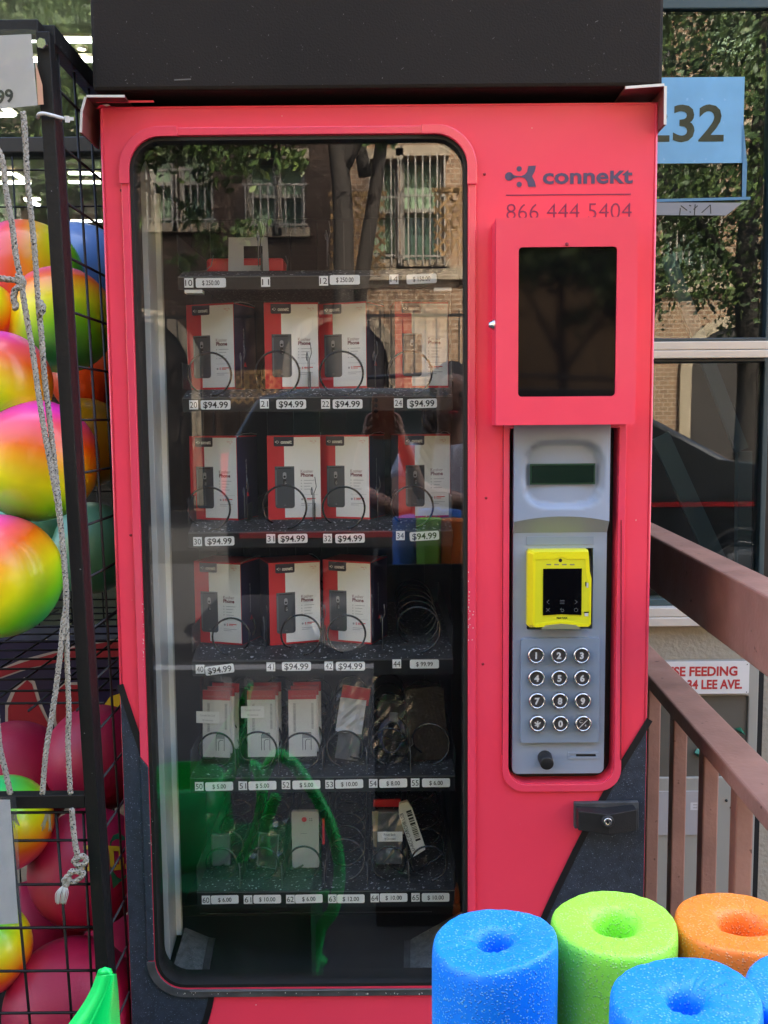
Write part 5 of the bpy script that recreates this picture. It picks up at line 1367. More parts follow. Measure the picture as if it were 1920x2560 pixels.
m = MB().mat('rope_cream'); rope(m, [(-40, 320), (3, 390), (14, 470), (30, 560), (40, 640), (52, 700), (66, 790), (82, 880), (95, 975), (108, 1060), (124, 1150), (141, 1240), (150, 1300), (160, 1400), (166, 1500), (158, 1560), (150, 1640), (140, 1720), (128, 1800), (115, 1880), (106, 1985)])
m.build('strand', RP)
m = MB().mat('rope_cream'); rope(m, [(-30, 690), (10, 697), (35, 700), (50, 706)], .0048); rope(m, [(40, 690), (56, 698), (55, 716), (40, 722), (34, 745), (40, 766), (34, 770)], .0050); rope(m, [(44, 690), (58, 706), (46, 722)], .0052); m.build('knot', RP)
m = MB().mat('rope_cream'); rope(m, [(-40, 1680), (-12, 1760), (0, 1870), (14, 1930), (26, 1985)], .0046); m.build('strand', RP)
m = MB().mat('nylon_white', True)
for k in range(26): m.tube([P(x_ + random.uniform(-8, 8), 2028, YR + .045) for x_ in ((118, 34)[k % 2],)] + [P((118, 34)[k % 2] + random.uniform(-16, 16), 2028 + random.uniform(20, 52), YR + .043)], .0007, 4)
m.build('frayed_end', RP)['kind'] = 'stuff'
R2 = thing('tied_rope', 'cream flecked rope nearest the cage post, ending in a frayed knot over the red ball', 'rope', P(170, 1250, YR) - V((0, 0, .5)))
m = MB().mat('rope_cream'); rope(m, [(58, 280, .006), (63, 340, .006), (68, 440, .006), (76, 520, .006), (86, 620, .006), (96, 760, .005), (103, 830, .004), (108, 900, .003), (113, 960, .003), (122, 1030, .004), (132, 1120, .005), (142, 1210, .006), (152, 1310, .006), (163, 1440, .005), (166, 1560, .004), (168, 1660, .004), (172, 1780, .004), (170, 1860, .004), (176, 1985, .004)]); m.build('strand', R2)
m = MB().mat('rope_cream', True)
rope(m, [(99, 755), (106, 770), (100, 786)], .0058); m.build('knot', R2)
m = MB().mat('rope_cream'); rope(m, [(180, 2022, .0), (182, 2060, .0), (188, 2110, .0), (196, 2148, .0)], .0046)
rope(m, [(196, 2140), (185, 2152), (196, 2162), (212, 2158), (214, 2145), (203, 2140), (190, 2150)], .0046)
rope(m, [(203, 2165), (198, 2180), (178, 2178), (172, 2195), (182, 2205), (200, 2195), (208, 2182), (190, 2176), (172, 2188), (160, 2200), (166, 2214), (174, 2196)], .0042); m.build('knot', R2)
m = MB().mat('nylon_white', True)
for k in range(30):
    e = random.uniform(-16, 16); m.tube(smooth_path([P(164, 2208, YR), P(156 + e, 2232, YR - .004), P(152 + e * .8, 2255 + random.uniform(0, 6), YR)], 5), .0006, 4)
m.build('frayed_end', R2)['kind'] = 'stuff'
# zip tie
m = MB().mat('nylon_white', True).tube(smooth_path([P(95, 294, YF + .012), P(96, 287, YF - .016), P(108, 284, YF - .020), P(135, 290, YF - .014), P(160, 297, YF + .004), P(170, 299, YF + .012)], 6), .0028, 6)
m.smooth = False; a, b = P(160, 298, YF + .004), P(172, 298, YF + .008); m.obox(a, b, .008, .009); a, b = P(172, 297, YF + .008), P(184, 297, YF + .012); m.obox(a, b, .002, .005)
tag(m.build('zip_tie'), 'white zip tie pulled round the black cage post', 'zip tie')
# price sign in a plastic sleeve
yS = YF - .020
SG = thing('price_sign', 'price sheet ending in 99 in a clear plastic sleeve at the top of the cage', 'price sign', P(20, 268, yS))
m = MB().mat('paper_grey').hexa([P(-260, 300, yS), P(94, 263, yS), P(78, 85, yS), P(-260, 100, yS)], [P(-260, 300, yS + .0012), P(94, 263, yS + .0012), P(78, 85, yS + .0012), P(-260, 100, yS + .0012)])
m.mat('paper_peach').hexa([P(95, 262, yS - .0003), P(109, 261, yS - .0003), P(106, 212, yS - .0003), P(88, 150, yS - .0003)], [P(95, 262, yS + .001), P(109, 261, yS + .001), P(106, 212, yS + .001), P(88, 150, yS + .001)])
dr = (P(36, 254, yS) - P(-4, 258, yS)).normalized(); ur = V((-dr.z, 0, dr.x))
m.mat('tag_ink').text('$ 8.99', P(35.5, 253.5, yS - .0007), (P(20, 225, yS) - P(20, 256, yS)).length, bold=.03, align='R', right=dr, upv=ur)
m.build('paper', SG)
m = crumple('sleeve_plastic', P(-260, 80, yS).x, P(92, 80, yS).x, PZ(20, 272, yS), PZ(20, 76, yS), yS - .003, .0018, 31, 12, 8); m.build('sleeve', SG, recalc=False)
# white card low on the cage
CD = thing('white_card', 'blank white card in a clear sleeve hooked on the lower cage mesh', 'card', P(10, 2316, yS))
m = MB().mat('paper_white').hexa([P(-260, 2330, yS), P(46, 2308, yS), P(25, 1999, yS), P(-260, 1999, yS)], [P(-260, 2330, yS + .001), P(46, 2308, yS + .001), P(25, 1999, yS + .001), P(-260, 1999, yS + .001)]); m.build('paper', CD)
m = MB().mat('sleeve_plastic').hexa([P(-262, 2338, yS - .002), P(56, 2316, yS - .002), P(40, 1992, yS - .002), P(-262, 1992, yS - .002)], [P(-262, 2338, yS - .0014), P(56, 2316, yS - .0014), P(40, 1992, yS - .0014), P(-262, 1992, yS - .0014)]); m.build('sleeve', CD)

# ------------------------------------------------------------------ ground and the street that the glass mirrors
mat('pavement', (.040, .039, .038), .85, var=(1.5, .12), bump=(60, .2)); mat('asphalt', (.05, .05, .052), .9, var=(3, .2)); mat('kerb', (.34, .33, .31), .8)
def ground(name, mt, x0, x1, y0, y1, z0, z1): 
    o = MB().mat(mt).box(x0, x1, y0, y1, z0, z1).build(name); o['kind'] = 'structure'; return o
ground('ground', 'asphalt', -80, 80, -80, 60, -.5, -.16)
ground('pavement', 'pavement', -40, 40, -3.9, GY - .021, -.159, -.002)
ground('road', 'asphalt', -60, 60, -9.0, -4.02, -.159, -.13)
ground('kerb', 'kerb', -40, 40, -4.015, -3.905, -.159, 0)
ground('pavement', 'pavement', -40, 40, -15, -9.12, -.159, -.002)
def brick_mat(name, c1, c2, mortar, scale=3.2):
    m = bpy.data.materials.new(name); m.use_nodes = True; n, l = m.node_tree.nodes, m.node_tree.links; b = n['Principled BSDF']
    tc = n.new('ShaderNodeTexCoord'); mp = n.new('ShaderNodeMapping'); mp.inputs['Rotation'].default_value = (R(90), 0, 0); l.new(tc.outputs['Object'], mp.inputs[0])
    br = n.new('ShaderNodeTexBrick'); br.inputs['Scale'].default_value = scale; br.inputs['Color1'].default_value = (*c1, 1); br.inputs['Color2'].default_value = (*c2, 1); br.inputs['Mortar'].default_value = (*mortar, 1)
    br.inputs['Mortar Size'].default_value = .03; l.new(mp.outputs[0], br.inputs['Vector'])
    l.new(br.outputs[0], b.inputs['Base Color']); b.inputs['Roughness'].default_value = .9; MATS[name] = m
brick_mat('brick_shaded', (.060, .032, .020), (.042, .024, .016), (.075, .055, .04)); brick_mat('brick', (.34, .20, .11), (.24, .135, .075), (.42, .34, .25)); mat('stone', (.40, .32, .22), .8, var=(2, .1)); mat('pane_green', (.10, .17, .12), .15, coat=.5); mat('blind_green', (.34, .48, .30), .6)  # first brick: brown, darkened in colour to carry the leaf shade
mat('iron_white', (.40, .36, .30), .5); mat('iron_black', (.02, .02, .02), .5); mat('door_dark', (.03, .022, .018), .5); mat('wood_lattice', (.42, .25, .10), .7)
YB = -14.0
YG = .012
def Pm(px, py, Yr):
    """where something at depth Yr (behind the camera) must stand to be mirrored at (px, py) in the machine window"""
    v = P(px, py, 2 * YG - Yr); return V((v.x, Yr, v.z))
def Pw(px, py, Yr): v = P(px, py, 2 * GY - Yr); return V((v.x, Yr, v.z))
BB = thing('brick_building', 'tan brick row house with barred windows, seen only mirrored in the glass', 'house', (0, YB, 0), 'houses mirrored in the glass')
wins = [(375, 430, 350, 560), (448, 530, 345, 560), (618, 690, 400, 572), (694, 760, 400, 572), (925, 995, 400, 650), (1003, 1110, 392, 652)]
holes, rects = [], []
for a, b_, c_, d_ in wins:
    p0, p1 = Pm(a, d_, YB), Pm(b_, c_, YB); rects.append((p0.x, p1.x, p0.z, p1.z))
for xx in (-9, -7.4, 3.4, 5.0, 7.6, 9.2):
    rects.append((xx, xx + 1.0, 4.0, 5.8))
for xx in [-9.5 + 1.7 * k for k in range(13)]: rects.append((xx, xx + 1.0, 7.6, 9.4))
XS = Pm(835, 500, YB).x                        # left of here the brick colour is darkened for leaf shade
hl = lambda lo, hi: [[(x0, z0), (x1, z0), (x1, z1), (x0, z1)] for x0, x1, z0, z1 in rects if lo < x0 and x1 < hi]
rects = [q for q in rects if not (q[0] < XS < q[1])]
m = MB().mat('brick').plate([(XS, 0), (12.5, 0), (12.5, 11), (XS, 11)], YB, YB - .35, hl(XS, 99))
m.mat('brick_shaded').plate([(-11.5, 0), (XS, 0), (XS, 11), (-11.5, 11)], YB + .004, YB - .35, hl(-99, XS))
m.mat('stone').box(XS + .4, 12.5, YB + .01, YB + .12, 3.66, 3.86); m.box(-11.5, 12.5, YB + .01, YB + .25, 10.6, 11.05); m.box(-11.5, 12.5, YB + .01, YB + .12, 6.5, 6.62)
m.build('wall', BB)
for k, (x0, x1, z0, z1) in enumerate(rects):
    m = MB().mat('pane_green').box(x0, x1, YB - .30, YB - .28, z0, z1); m.mat('blind_green').box(x0 + .06, x1 - .06, YB - .279, YB - .27, z0 + (z1 - z0) * (.45 if k % 2 else .1), z1 - .05)
    m.mat('stone').box(x0 - .08, x1 + .08, YB + .005, YB + .09, z1 + .001, z1 + .16); m.box(x0 - .08, x1 + .08, YB + .005, YB + .12, z0 - .14, z0 - .001)
    m.mat('iron_white').box(x0, x0 + .06, YB - .27, YB - .1, z0, z1); m.box(x1 - .06, x1, YB - .27, YB - .1, z0, z1); m.box(x0 + .061, x1 - .061, YB - .27, YB - .1, (z0 + z1) / 2 - .03, (z0 + z1) / 2 + .03)
    w_ = m.build('window', BB)
    if k < 12:
        m = MB().mat('iron_white'); n_ = int((x1 - x0) / .11)
        for q in range(n_ + 1): xx = x0 + .0 + (x1 - x0) * q / n_; m.box(xx - .011, xx + .011, YB + .13, YB + .152, z0 - .1, z0 + (z1 - z0) * (.62 if k < 4 else 1.0))
        for t in (.02, .6): m.box(x0 - .05, x1 + .05, YB + .125, YB + .158, z0 + (z1 - z0) * t, z0 + (z1 - z0) * t + .03)
        m.build('window_guard', w_)
for xx in (-4.6, -1.4, 5.55, 9.6):
    m = MB().mat('door_dark'); ar = [(xx + .75 + .75 * math.cos(R(180 - 18 * t)), 2.3 + .75 * math.sin(R(18 * t))) for t in range(11)]
    m.plate([(xx, .0)] + ar + [(xx + 1.5, .0)], YB + .001, YB + .02); m.build('arched_door', BB)
    m = MB().mat('stone'); o2 = [(xx + .75 + .95 * math.cos(R(180 - 18 * t)), 2.3 + .95 * math.sin(R(18 * t))) for t in range(11)]; m.plate([(xx - .2, 0)] + o2 + [(xx + 1.7, 0)], YB + .0205, YB + .1, [[(xx, .001)] + ar + [(xx + 1.5, .001)]]); m.build('door_arch', BB)
for x0, x1, hh, c_, lab in ((-34, -11.6, 12.5, 'brick', 'taller brick house left of the row house, seen only mirrored in glass'), (12.6, 36, 10, 'brick', 'lower brick house right of the row house, seen only mirrored in glass')):
    b3 = thing('brick_building', lab, 'house', ((x0 + x1) / 2, YB, 0), 'houses mirrored in the glass')
    m = MB().mat(c_).box(x0, x1, YB - .3, YB, 0, hh); m.mat('stone').box(x0, x1, YB + .001, YB + .2, hh - .4, hh); m.build('wall', b3)
    xx = x0 + 1
    while xx < x1 - 2:
        for zz in (1.2, 4.2, 7.4): m = MB().mat('pane_green').box(xx, xx + 1.1, YB + .001, YB + .03, zz, zz + 1.8); m.build('window', b3)
        xx += 2.4
# iron fence with lattice before the house
FN = thing('iron_fence', 'black iron fence with wooden lattice in front of the brick house, mirrored in the glass', 'fence', (0, -12.2, 0))
m = MB().mat('iron_black')
for k in range(70): xx = -9 + k * .16; m.box(xx, xx + .02, -12.21, -12.19, .1, 3.0)
for zz in (.2, 1.6, 2.9): m.box(-9, 2.1, -12.22, -12.18, zz, zz + .04)
m.build('pickets', FN)
m = MB().mat('wood_lattice')
def lattice(x0, x1, z0, z1, yy, st=.17):
    for sg in (1, -1):
        c0 = z0 - (x1 if sg == 1 else -x0); k = c0
        while k < z1 - (x0 if sg == 1 else -x1):
            pts = []
            for xx in (x0, x1):
                zz = sg * xx + k
                if z0 <= zz <= z1: pts.append((xx, zz))
            for zz in (z0, z1):
                xx = (zz - k) / sg
                if x0 < xx < x1: pts.append((xx, zz))
            if len(pts) >= 2 and (V(pts[0]) - V(pts[1])).length > .05: m.obox((pts[0][0], yy + sg * .009, pts[0][1]), (pts[1][0], yy + sg * .009, pts[1][1]), .014, .035, V((0, 1, 0)))
            k += st
    m.box(x0 - .03, x1 + .03, yy - .02, yy + .02, z1 + .001, z1 + .06)
a_, b_ = Pm(828, 690, -12.1), Pm(962, 490, -12.1); lattice(a_.x, b_.x, a_.z, b_.z, -12.1)
a_, b_ = Pm(575, 965, -12.1), Pm(700, 935, -12.1); lattice(a_.x, b_.x, a_.z - .25, b_.z, -12.1, .12)
a_, b_ = Pm(1085, 640, -12.1), Pm(1165, 480, -12.1); lattice(a_.x, b_.x, a_.z, b_.z, -12.1)
lattice(1.85, 3.3, 1.9, 3.35, -12.1, .15)
m.build('lattice', FN)
# stoop of pale steps
ST = MB().mat('stone')
for k in range(7): ST.box(2.6, 4.4, -13.99 + 0, -11.6 + .28 * k * -1 + 0, .2 * k, .2 * k + .199)
tag(ST.build('stoop'), 'pale stone stoop leading to the row house, mirrored in the glass', 'steps')

# trees
mat('bark', (.032, .025, .020), .9, var=(9, .3), bump=(14, .6), stretch=(1, 1, .25))
mat('leaf_green', (.060, .105, .022), .55, var=(2.2, .5)); mat('leaf_light', (.12, .17, .035), .55, var=(2.2, .4))
def tree(base, limbs, blobs, nleaf, lab, seedv, ls=.048):
    rnd = random.Random(seedv); T = thing('street_tree', lab, 'tree', base, 'street trees mirrored in the glass'); b = V(base)
    m = MB().mat('bark')
    for pts, r0_, r1_ in limbs:
        pp = smooth_path([b + V(p) for p in pts], 6); m.tube(pp, [r0_ + (r1_ - r0_) * i_ / (len(pp) - 1) for i_ in range(len(pp))], 10)
    m.build('trunk', T)
    m = MB()
    tot = sum(r_ ** 2 for _, r_ in blobs)
    for c_, r_ in blobs:
        c_ = b + V(c_); n_ = int(nleaf * r_ ** 2 / tot); subs = [c_ + V((rnd.gauss(0, .5), rnd.gauss(0, .5), rnd.gauss(0, .38))) * r_ for _ in range(max(5, n_ // 70))]
        for k in range(n_):
            s_ = rnd.choice(subs); q = s_ + V((rnd.gauss(0, 1), rnd.gauss(0, 1), rnd.gauss(0, .8))) * r_ * .17
            a = V((rnd.gauss(0, 1), rnd.gauss(0, 1), rnd.gauss(0, .5))).normalized(); c2 = a.orthogonal().normalized(); c2 = (c2 + a.cross(c2) * rnd.uniform(-1, 1)).normalized(); c3 = a.cross(c2); L_ = ls * rnd.uniform(.6, 1.4)
            m.mat('leaf_green' if rnd.random() < .7 else 'leaf_light').add([q - c2 * L_, q + c3 * L_ * .5, q + c2 * L_, q - c3 * L_ * .5], [(0, 1, 2, 3)])
    m.build('crown', T, recalc=False)
p = Pm(858, 690, -8.6)
tree((p.x, -8.8, 0), [([(0, 0, 0), (-.02, 0, 2), (0, 0, 3.6), (-.06, 0, 4.4), (-.14, 0, 5.4), (-.1, .2, 7)], .13, .08), ([(0, 0, 4.1), (.35, .05, 4.75), (.75, .1, 5.4), (1.4, .2, 6.6)], .085, .05), ([(-.05, 0, 4.6), (-1.0, .2, 5.6), (-2.2, .3, 6.2)], .08, .03), ([(-.1, 0, 5.4), (.2, .3, 6.2), (.3, .4, 7.2)], .1, .04)],
     [((-2.2, 0, 5.6), 1.4), ((-.6, .3, 6.4), 1.4), ((-3.6, -.3, 5.4), 1.5), ((1.2, .2, 7.4), 1.4), ((0, -.4, 8.2), 1.8), ((-1.3, .2, 4.9), .8), ((-4.6, .2, 6.6), 1.8), ((-2.8, .3, 4.5), .8), ((1.6, .1, 5.6), .5), ((-1.5, .3, 4.55), .6), ((-.75, .35, 4.7), .5), ((-2.0, .2, 4.3), .45), ((.35, .4, 4.35), .28), ((-1.9, .3, 4.6), .8), ((-1.1, .3, 4.55), .7), ((-2.7, .2, 4.35), .7), ((-.45, .35, 4.75), .5), ((-3.0, .1, 3.6), .4), ((-1.0, 0, 10.4), 1.5), ((.7, .2, 11.0), 1.6), ((2.2, 0, 10.2), 1.3), ((.3, -.2, 9.2), 1.2)], 60000, 'forked street tree with a leafy crown, mirrored in the machine window', 2)  # the highest leaf clumps are unseen, added to shade the left house front
p = Pm(880, 690, -9.2)
tree((p.x + .0, -9.6, 0), [([(-.15, 0, 0), (-.05, 0, 2), (.12, 0, 3.2), (.3, 0, 4.3), (.55, 0, 6.2)], .12, .06), ([(.15, 0, 4.2), (.0, .1, 5.2), (-.1, .1, 6.4)], .08, .04)], [((.5, 0, 7.0), 1.2), ((1.6, .2, 7.6), 1.2), ((-1.6, .3, 3.6), .5)], 4000, 'thinner street tree beside the forked one, mirrored in the machine window', 5)
p = Pw(1760, 700, -8.5)
tree((p.x + .6, -8.6, 0), [([(0, 0, 0), (.05, 0, 1.8), (-.05, 0, 3.4), (.1, 0, 5.4), (0, 0, 7.4)], .2, .06), ([(0, 0, 3.0), (-.8, .2, 3.9), (-1.5, .3, 4.6)], .08, .03), ([(0, 0, 3.4), (.9, .1, 4.2), (1.7, .2, 4.8)], .08, .03)],
     [((-.9, .2, 4.3), 1.3), ((.8, .0, 4.0), 1.3), ((0, .1, 5.8), 1.6), ((-1.2, .2, 6.6), 1.2), ((1.8, .1, 5.6), 1.2), ((.2, .2, 3.3), .9), ((-1.3, .3, 3.2), .7)], 22000, 'bushy street tree mirrored in the right-hand shop window', 9)
p = Pw(40, 100, -8.5)
tree((p.x, -8.6, 0), [([(0, 0, 0), (.05, 0, 2.2), (.2, 0, 4.6), (.1, 0, 7.4)], .2, .06), ([(.1, 0, 3.4), (1.0, .2, 4.6), (2.0, .3, 5.6)], .09, .03)],
     [((0, .2, 5.8), 1.6), ((1.4, .0, 5.4), 1.4), ((-1.8, .1, 6.0), 1.6), ((.6, .2, 7.4), 1.6), ((2.4, .2, 7.0), 1.4)], 12000, 'leafy street tree mirrored in the shop window above the cage', 12)

tree((1.75, -7.9, 0), [([(0, 0, 0), (.04, 0, 1.2), (-.03, 0, 2.4), (.05, 0, 3.8)], .07, .03), ([(0, 0, 1.9), (.5, .1, 2.6)], .035, .015), ([(0, 0, 2.0), (-.4, .1, 2.7)], .035, .015)],
     [((-.2, .1, 3.0), .55), ((.45, 0, 2.75), .5), ((.1, .1, 3.6), .6), ((.5, .1, 3.4), .4)], 5000, 'young slender street tree mirrored in the tablet screen of the machine', 21)

# dark parked car
mat('car_black', (.010, .011, .013), .25, coat=1.); mat('car_glass', (.012, .016, .018), .05, coat=1.); mat('tyre', (.015, .015, .015), .8); mat('tail_red', (.30, .01, .012), .25)
CAR = thing('parked_car', 'dark estate car parked at the kerb, seen only mirrored in the glass', 'car', (1.5, -5.2, -.13))
cyN, cyF = -4.35, -6.15
prof = [(-.98, .35), (-1.0, .95), (-.96, 1.30), (-.78, 1.60), (-.45, 1.66), (1.6, 1.62), (2.1, 1.50), (2.85, 1.10), (3.75, .98), (3.9, .80), (3.9, .35)]
MB().mat('car_black').plate(prof, cyN, cyF).build('body', CAR, bev=.05, seg=3)
for q in ([(-.70, 1.10), (-.55, 1.52), (.25, 1.55), (.25, 1.10)], [(.33, 1.10), (.33, 1.55), (1.28, 1.54), (1.28, 1.10)], [(1.36, 1.10), (1.36, 1.535), (1.72, 1.50), (2.40, 1.12)]):
    MB().mat('car_glass').plate(q, cyN + .004, cyN + .0005).build('side_window', CAR)
for xx in (-.25, 2.95):
    w_ = MB().mat('tyre').lathe([(.22, 0), (.33, .0), (.34, .03), (.34, .17), (.32, .19)], (xx, cyN - .17, .21), V((0, 1, 0)), 28).build('wheel', CAR)
    MB().mat('chrome').lathe([(0, .16), (.05, .17), (.21, .165), (.22, .18), (.222, .0)], (xx, cyN - .17, .21), V((0, 1, 0)), 24).build('rim', w_)
MB().mat('car_black').tube([(-.4, cyN - .12, 1.70), (.4, cyN - .12, 1.74), (1.5, cyN - .12, 1.68)], .014, 8).build('roof_rail', CAR)
MB().mat('tail_red').box(-1.012, -.95, cyN - .3, cyN - .03, .98, 1.25).build('tail_light', CAR)
MB().mat('tail_red').box(-.9, 3.85, cyN + .001, cyN + .014, .72, .76).build('trim_strip', CAR)

# ------------------------------------------------------------------ things by the photographer
mat('bin_dark', (.012, .014, .018), .5, var=(5, .2)); mat('crate_green', (.0, .15, .045), .4, var=(4, .3)); mat('toy_green', (.0, .85, .14), .35, coat=.2); mat('toy_green_clear', (.0, .72, .16), .3, coat=.3)
q = MB().mat('bin_dark'); qx0, qx1, qy0, qy1 = -.03, .52, -1.36, -1.02
q.box(qx0, qx1, qy0, qy0 + .012, .0, 1.05); q.box(qx0, qx1, qy1 - .012, qy1, .0, 1.05); q.box(qx0, qx0 + .012, qy0 + .0121, qy1 - .0121, .0, 1.05); q.box(qx1 - .012, qx1, qy0 + .0121, qy1 - .0121, 0, 1.05)
tag(q.build('display_bin', bev=.003), 'dark plastic bin holding the pool noodles, below the picture and mirrored in the window', 'bin')
# flared green plastic handle that rises at the lower left
yT = -.55
GT = thing('plastic_toy', 'bright green plastic toy handle rising at the lower left, in front of the cage', 'toy', P(235, 2700, yT) - V((0, 0, .1)))
Lc = smooth_path([P(a, b, yT - .006) for a, b in ((240, 2440), (225, 2478), (200, 2520), (165, 2568), (120, 2630), (70, 2710), (20, 2800))], 8)
Rg = smooth_path([P(a, b, yT - .022) for a, b in ((274, 2436), (262, 2480), (238, 2530), (208, 2590), (175, 2660), (140, 2740), (105, 2830))], 8)
Rr = smooth_path([P(a, b, yT + .02) for a, b in ((285, 2434), (290, 2480), (294, 2530), (298, 2580), (300, 2660), (302, 2740), (304, 2830))], 8)
top = [P(246, 2424, yT - .010), P(262, 2417, yT - .016), P(278, 2421, yT - .012)]
m = MB().mat('toy_green', True); n_ = len(Lc)
m.add(Lc + Rg, [(i_, i_ + 1, n_ + i_ + 1, n_ + i_) for i_ in range(n_ - 1)]); m.add(Rg + Rr, [(i_, i_ + 1, n_ + i_ + 1, n_ + i_) for i_ in range(n_ - 1)])
m.add([Lc[0]] + top + [Rr[0], Rg[0]], [(0, 1, 5), (1, 2, 5), (2, 3, 5), (3, 4, 5)])
o = m.build('blade', GT, recalc=True); md = o.modifiers.new('solid', 'SOLIDIFY'); md.thickness = .003
# watering can mirrored in the window
yW = -.62
WC = thing('watering_can', 'green plastic watering can with a long spout and looped handles, mirrored low in the window', 'watering can', (Pm(480, 2100, yW).x, yW, .34))
c_ = Pm(455, 2040, yW)
m = MB().mat('toy_green_clear').lathe([(0, -.09), (.115, -.09), (.125, -.07), (.115, .05), (.105, .095), (.098, .10), (.098, .096), (.10, .02), (.10, -.08)], c_, V((0, 0, 1)), 32); m.build('can_body', WC)
def pipe(name, pts, r_, yv=yW): MB().mat('toy_green').tube(smooth_path([Pm(a, b, yv + (k_ * .01)) for k_, (a, b) in enumerate(pts)], 8), r_, 12).build(name, WC)
pipe('spout', [(530, 2060), (600, 2180), (690, 2290), (812, 2412)], .011)
pipe('handle', [(660, 1940), (690, 1890), (740, 1920), (815, 2040), (848, 2160), (835, 2270), (800, 2330), (780, 2440)], .015)
pipe('handle', [(555, 1975), (590, 1925), (640, 1920), (655, 1990), (640, 2080), (600, 2160)], .014)
pipe('handle', [(690, 1990), (660, 2100), (700, 2200), (760, 2250), (820, 2240)], .014)
m = MB().mat('crate_green').box(WC.location.x - .22, WC.location.x + .30, yW - .16, yW + .2, 0, c_.z - .0905)
tag(m.build('crate'), 'dark green crate under the watering can, mirrored at the foot of the window', 'crate')

# ------------------------------------------------------------------ the photographer, mirrored in the window
mat('skin', (.42, .24, .17), .5, sss=.05); mat('shirt_white', (.62, .62, .72), .8, bump=(40, .2)); mat('jeans', (.03, .045, .09), .85); mat('hair_brown', (.045, .025, .014), .55, bump=(120, .5), stretch=(1, 1, .2)); mat('copper', (.55, .24, .14), .3, metal=.8); mat('shoe', (.02, .02, .02), .6); mat('eye', (.02, .015, .01), .1)
PR = thing('person', 'person in white top with brown braid raising a phone, mirrored in the window', 'person', (.24, -2.05, 0))
def skin(name, verts, edges, mt, parent, sub=2):
    me = bpy.data.meshes.new(name); o0 = ORG[parent]
    me.from_pydata([tuple(V(v[0]) - o0) for v in verts], edges, [])
    me.materials.append(MATS[mt]); ob = bpy.data.objects.new(name, me); COL.objects.link(ob); ob.parent = parent; ORG[ob] = o0
    ob.modifiers.new('skin', 'SKIN').use_smooth_shade = True
    for i_, v in enumerate(verts):
        sv = me.skin_vertices[0].data[i_]; r_ = v[1]; sv.radius = r_ if isinstance(r_, tuple) else (r_, r_); sv.use_root = i_ == 0
    md = ob.modifiers.new('sub', 'SUBSURF'); md.levels = sub; md.render_levels = sub
    return ob
bxp, byp = .26, -2.05
vv = [((bxp, byp, .90), (.145, .11)), ((bxp, byp, 1.06), (.125, .095)), ((bxp, byp + .01, 1.22), (.15, .11)), ((bxp, byp + .02, 1.335), (.10, .08)), ((bxp, byp + .03, 1.40), (.050, .052)), ((bxp, byp + .045, 1.46), (.062, .075)), ((bxp, byp + .05, 1.53), (.073, .092)), ((bxp, byp + .04, 1.60), (.066, .080)), ((bxp, byp + .03, 1.635), (.03, .04)), ((bxp, byp + .145, 1.515), .012)]
ee = [(0, 1), (1, 2), (2, 3), (3, 4), (4, 5), (5, 6), (6, 7), (7, 8), (6, 9)]
def chain(start, pts):
    a = start
    for p_, r_ in pts: vv.append((p_, r_)); ee.append((a, len(vv) - 1)); a = len(vv) - 1
    return a
for sg in (-1, 1):
    palm = chain(2, [((bxp + sg * .155, byp + .015, 1.315), .052), ((bxp + sg * .19, byp + .07, 1.20), .044), ((bxp + sg * .19 , byp + .14, 1.10), .036), ((.0 + sg * .11 + .02, -1.80, 1.20), .034), ((sg * .075 + .003, -1.665, 1.335), .024), ((sg * .060 + .003, -1.630, 1.395), (.018, .030))])
    for k_, (dz, ln) in enumerate(((.050, .9), (.030, 1.), (.010, .95), (-.010, .75))):
        chain(palm, [((sg * .052 + .003, -1.618, 1.410 + dz), .0085), ((sg * .040 + .003, -1.6115 - .003, 1.418 + dz), .0080), ((sg * (.052 - .034 * ln) + .003, -1.622, 1.420 + dz), .0068)])
    chain(palm, [((sg * .056 + .003, -1.655, 1.425), .0095), ((sg * .040 + .003, -1.640, 1.450), .0085), ((sg * .026 + .003, -1.634, 1.462), .0075)])
    chain(0, [((bxp + sg * .085, byp, .80), .082), ((bxp + sg * .10, byp + .015, .47), .056), ((bxp + sg * .10, byp, .10), .036), ((bxp + sg * .11, byp + .12, .035), .034)])
skin('body', vv, ee, 'skin', PR)
sv = [((bxp, byp, .86), (.155, .12)), ((bxp, byp, 1.05), (.138, .108)), ((bxp, byp + .01, 1.22), (.163, .122)), ((bxp, byp + .012, 1.325), (.105, .085))]; se = [(0, 1), (1, 2), (2, 3)]
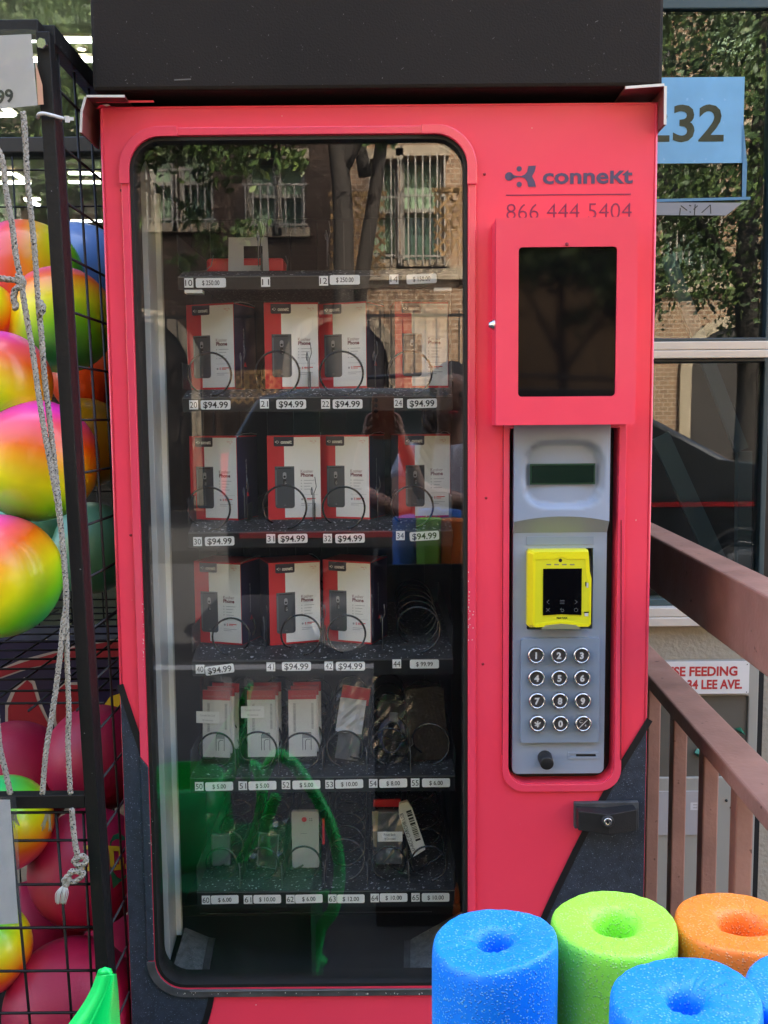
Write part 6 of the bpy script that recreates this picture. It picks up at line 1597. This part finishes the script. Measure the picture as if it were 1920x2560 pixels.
for sg in (-1, 1):
    sv += [((bxp + sg * .155, byp + .015, 1.315), .064), ((bxp + sg * .19, byp + .065, 1.205), .058)]; n_ = len(sv); se += [(2, n_ - 2), (n_ - 2, n_ - 1)]
skin('shirt', sv, se, 'shirt_white', PR)
jv = [((bxp, byp, .90), (.152, .12))]; je = []
for sg in (-1, 1):
    jv += [((bxp + sg * .085, byp, .80), .095), ((bxp + sg * .10, byp + .015, .47), .068), ((bxp + sg * .10, byp, .12), .055)]; n_ = len(jv); je += [(0, n_ - 3), (n_ - 3, n_ - 2), (n_ - 2, n_ - 1)]
skin('jeans', jv, je, 'jeans', PR)
for sg in (-1, 1): MB().mat('shoe').ball((bxp + sg * .11, byp + .08, .045), .06, 20, 12, (.8, 2.1, .72)).build('shoe', PR)
m = MB().mat('hair_brown'); m.ball((bxp, byp + .018, 1.575), .092, 28, 16, (.92, 1.02, 1.02)); m.ball((bxp, byp - .03, 1.47), .075, 20, 12, (.95, .8, 1.3))
m.build('hair', PR)
m = MB().mat('hair_brown', True)
for s_ in range(3):
    m.tube([V((bxp - .085 - .03 * t + .016 * math.sin(t * 16 + s_ * 2.1), byp + .07 + .06 * min(1, t * 2) + .012 * math.cos(t * 16 + s_ * 2.1), 1.46 - .30 * t)) for t in [i_ / 40 for i_ in range(41)]], [.015 * (1 - .5 * i_ / 40) for i_ in range(41)], 8)
m.build('braid', PR)
for sg in (-1, 1):
    MB().mat('eye').ball((bxp + sg * .030, byp + .128, 1.540), .011, 12, 8).build('eye', PR)
MB().mat('carton_red').ball((bxp, byp + .130, 1.475), .018, 12, 8, (1.1, .45, .35)).build('lips', PR)
PH = thing('phone', 'copper phone held up by the person in white, mirrored in the window', 'phone', (.0028, -1.604, 1.45))
MB().mat('copper').plate(rrect(-.0345, .0400, 1.385, 1.535, .010, 6), -1.6005, -1.6085).build('phone_body', PH, bev=.001)
m = MB().mat('screen_black')
for dz in (0, .018, .036): m.lathe([(0, .0022), (.0062, .0022), (.0068, 0)], (-.021, -1.6004, 1.515 - dz), V((0, 1, 0)), 20)
m.build('lens', PH)
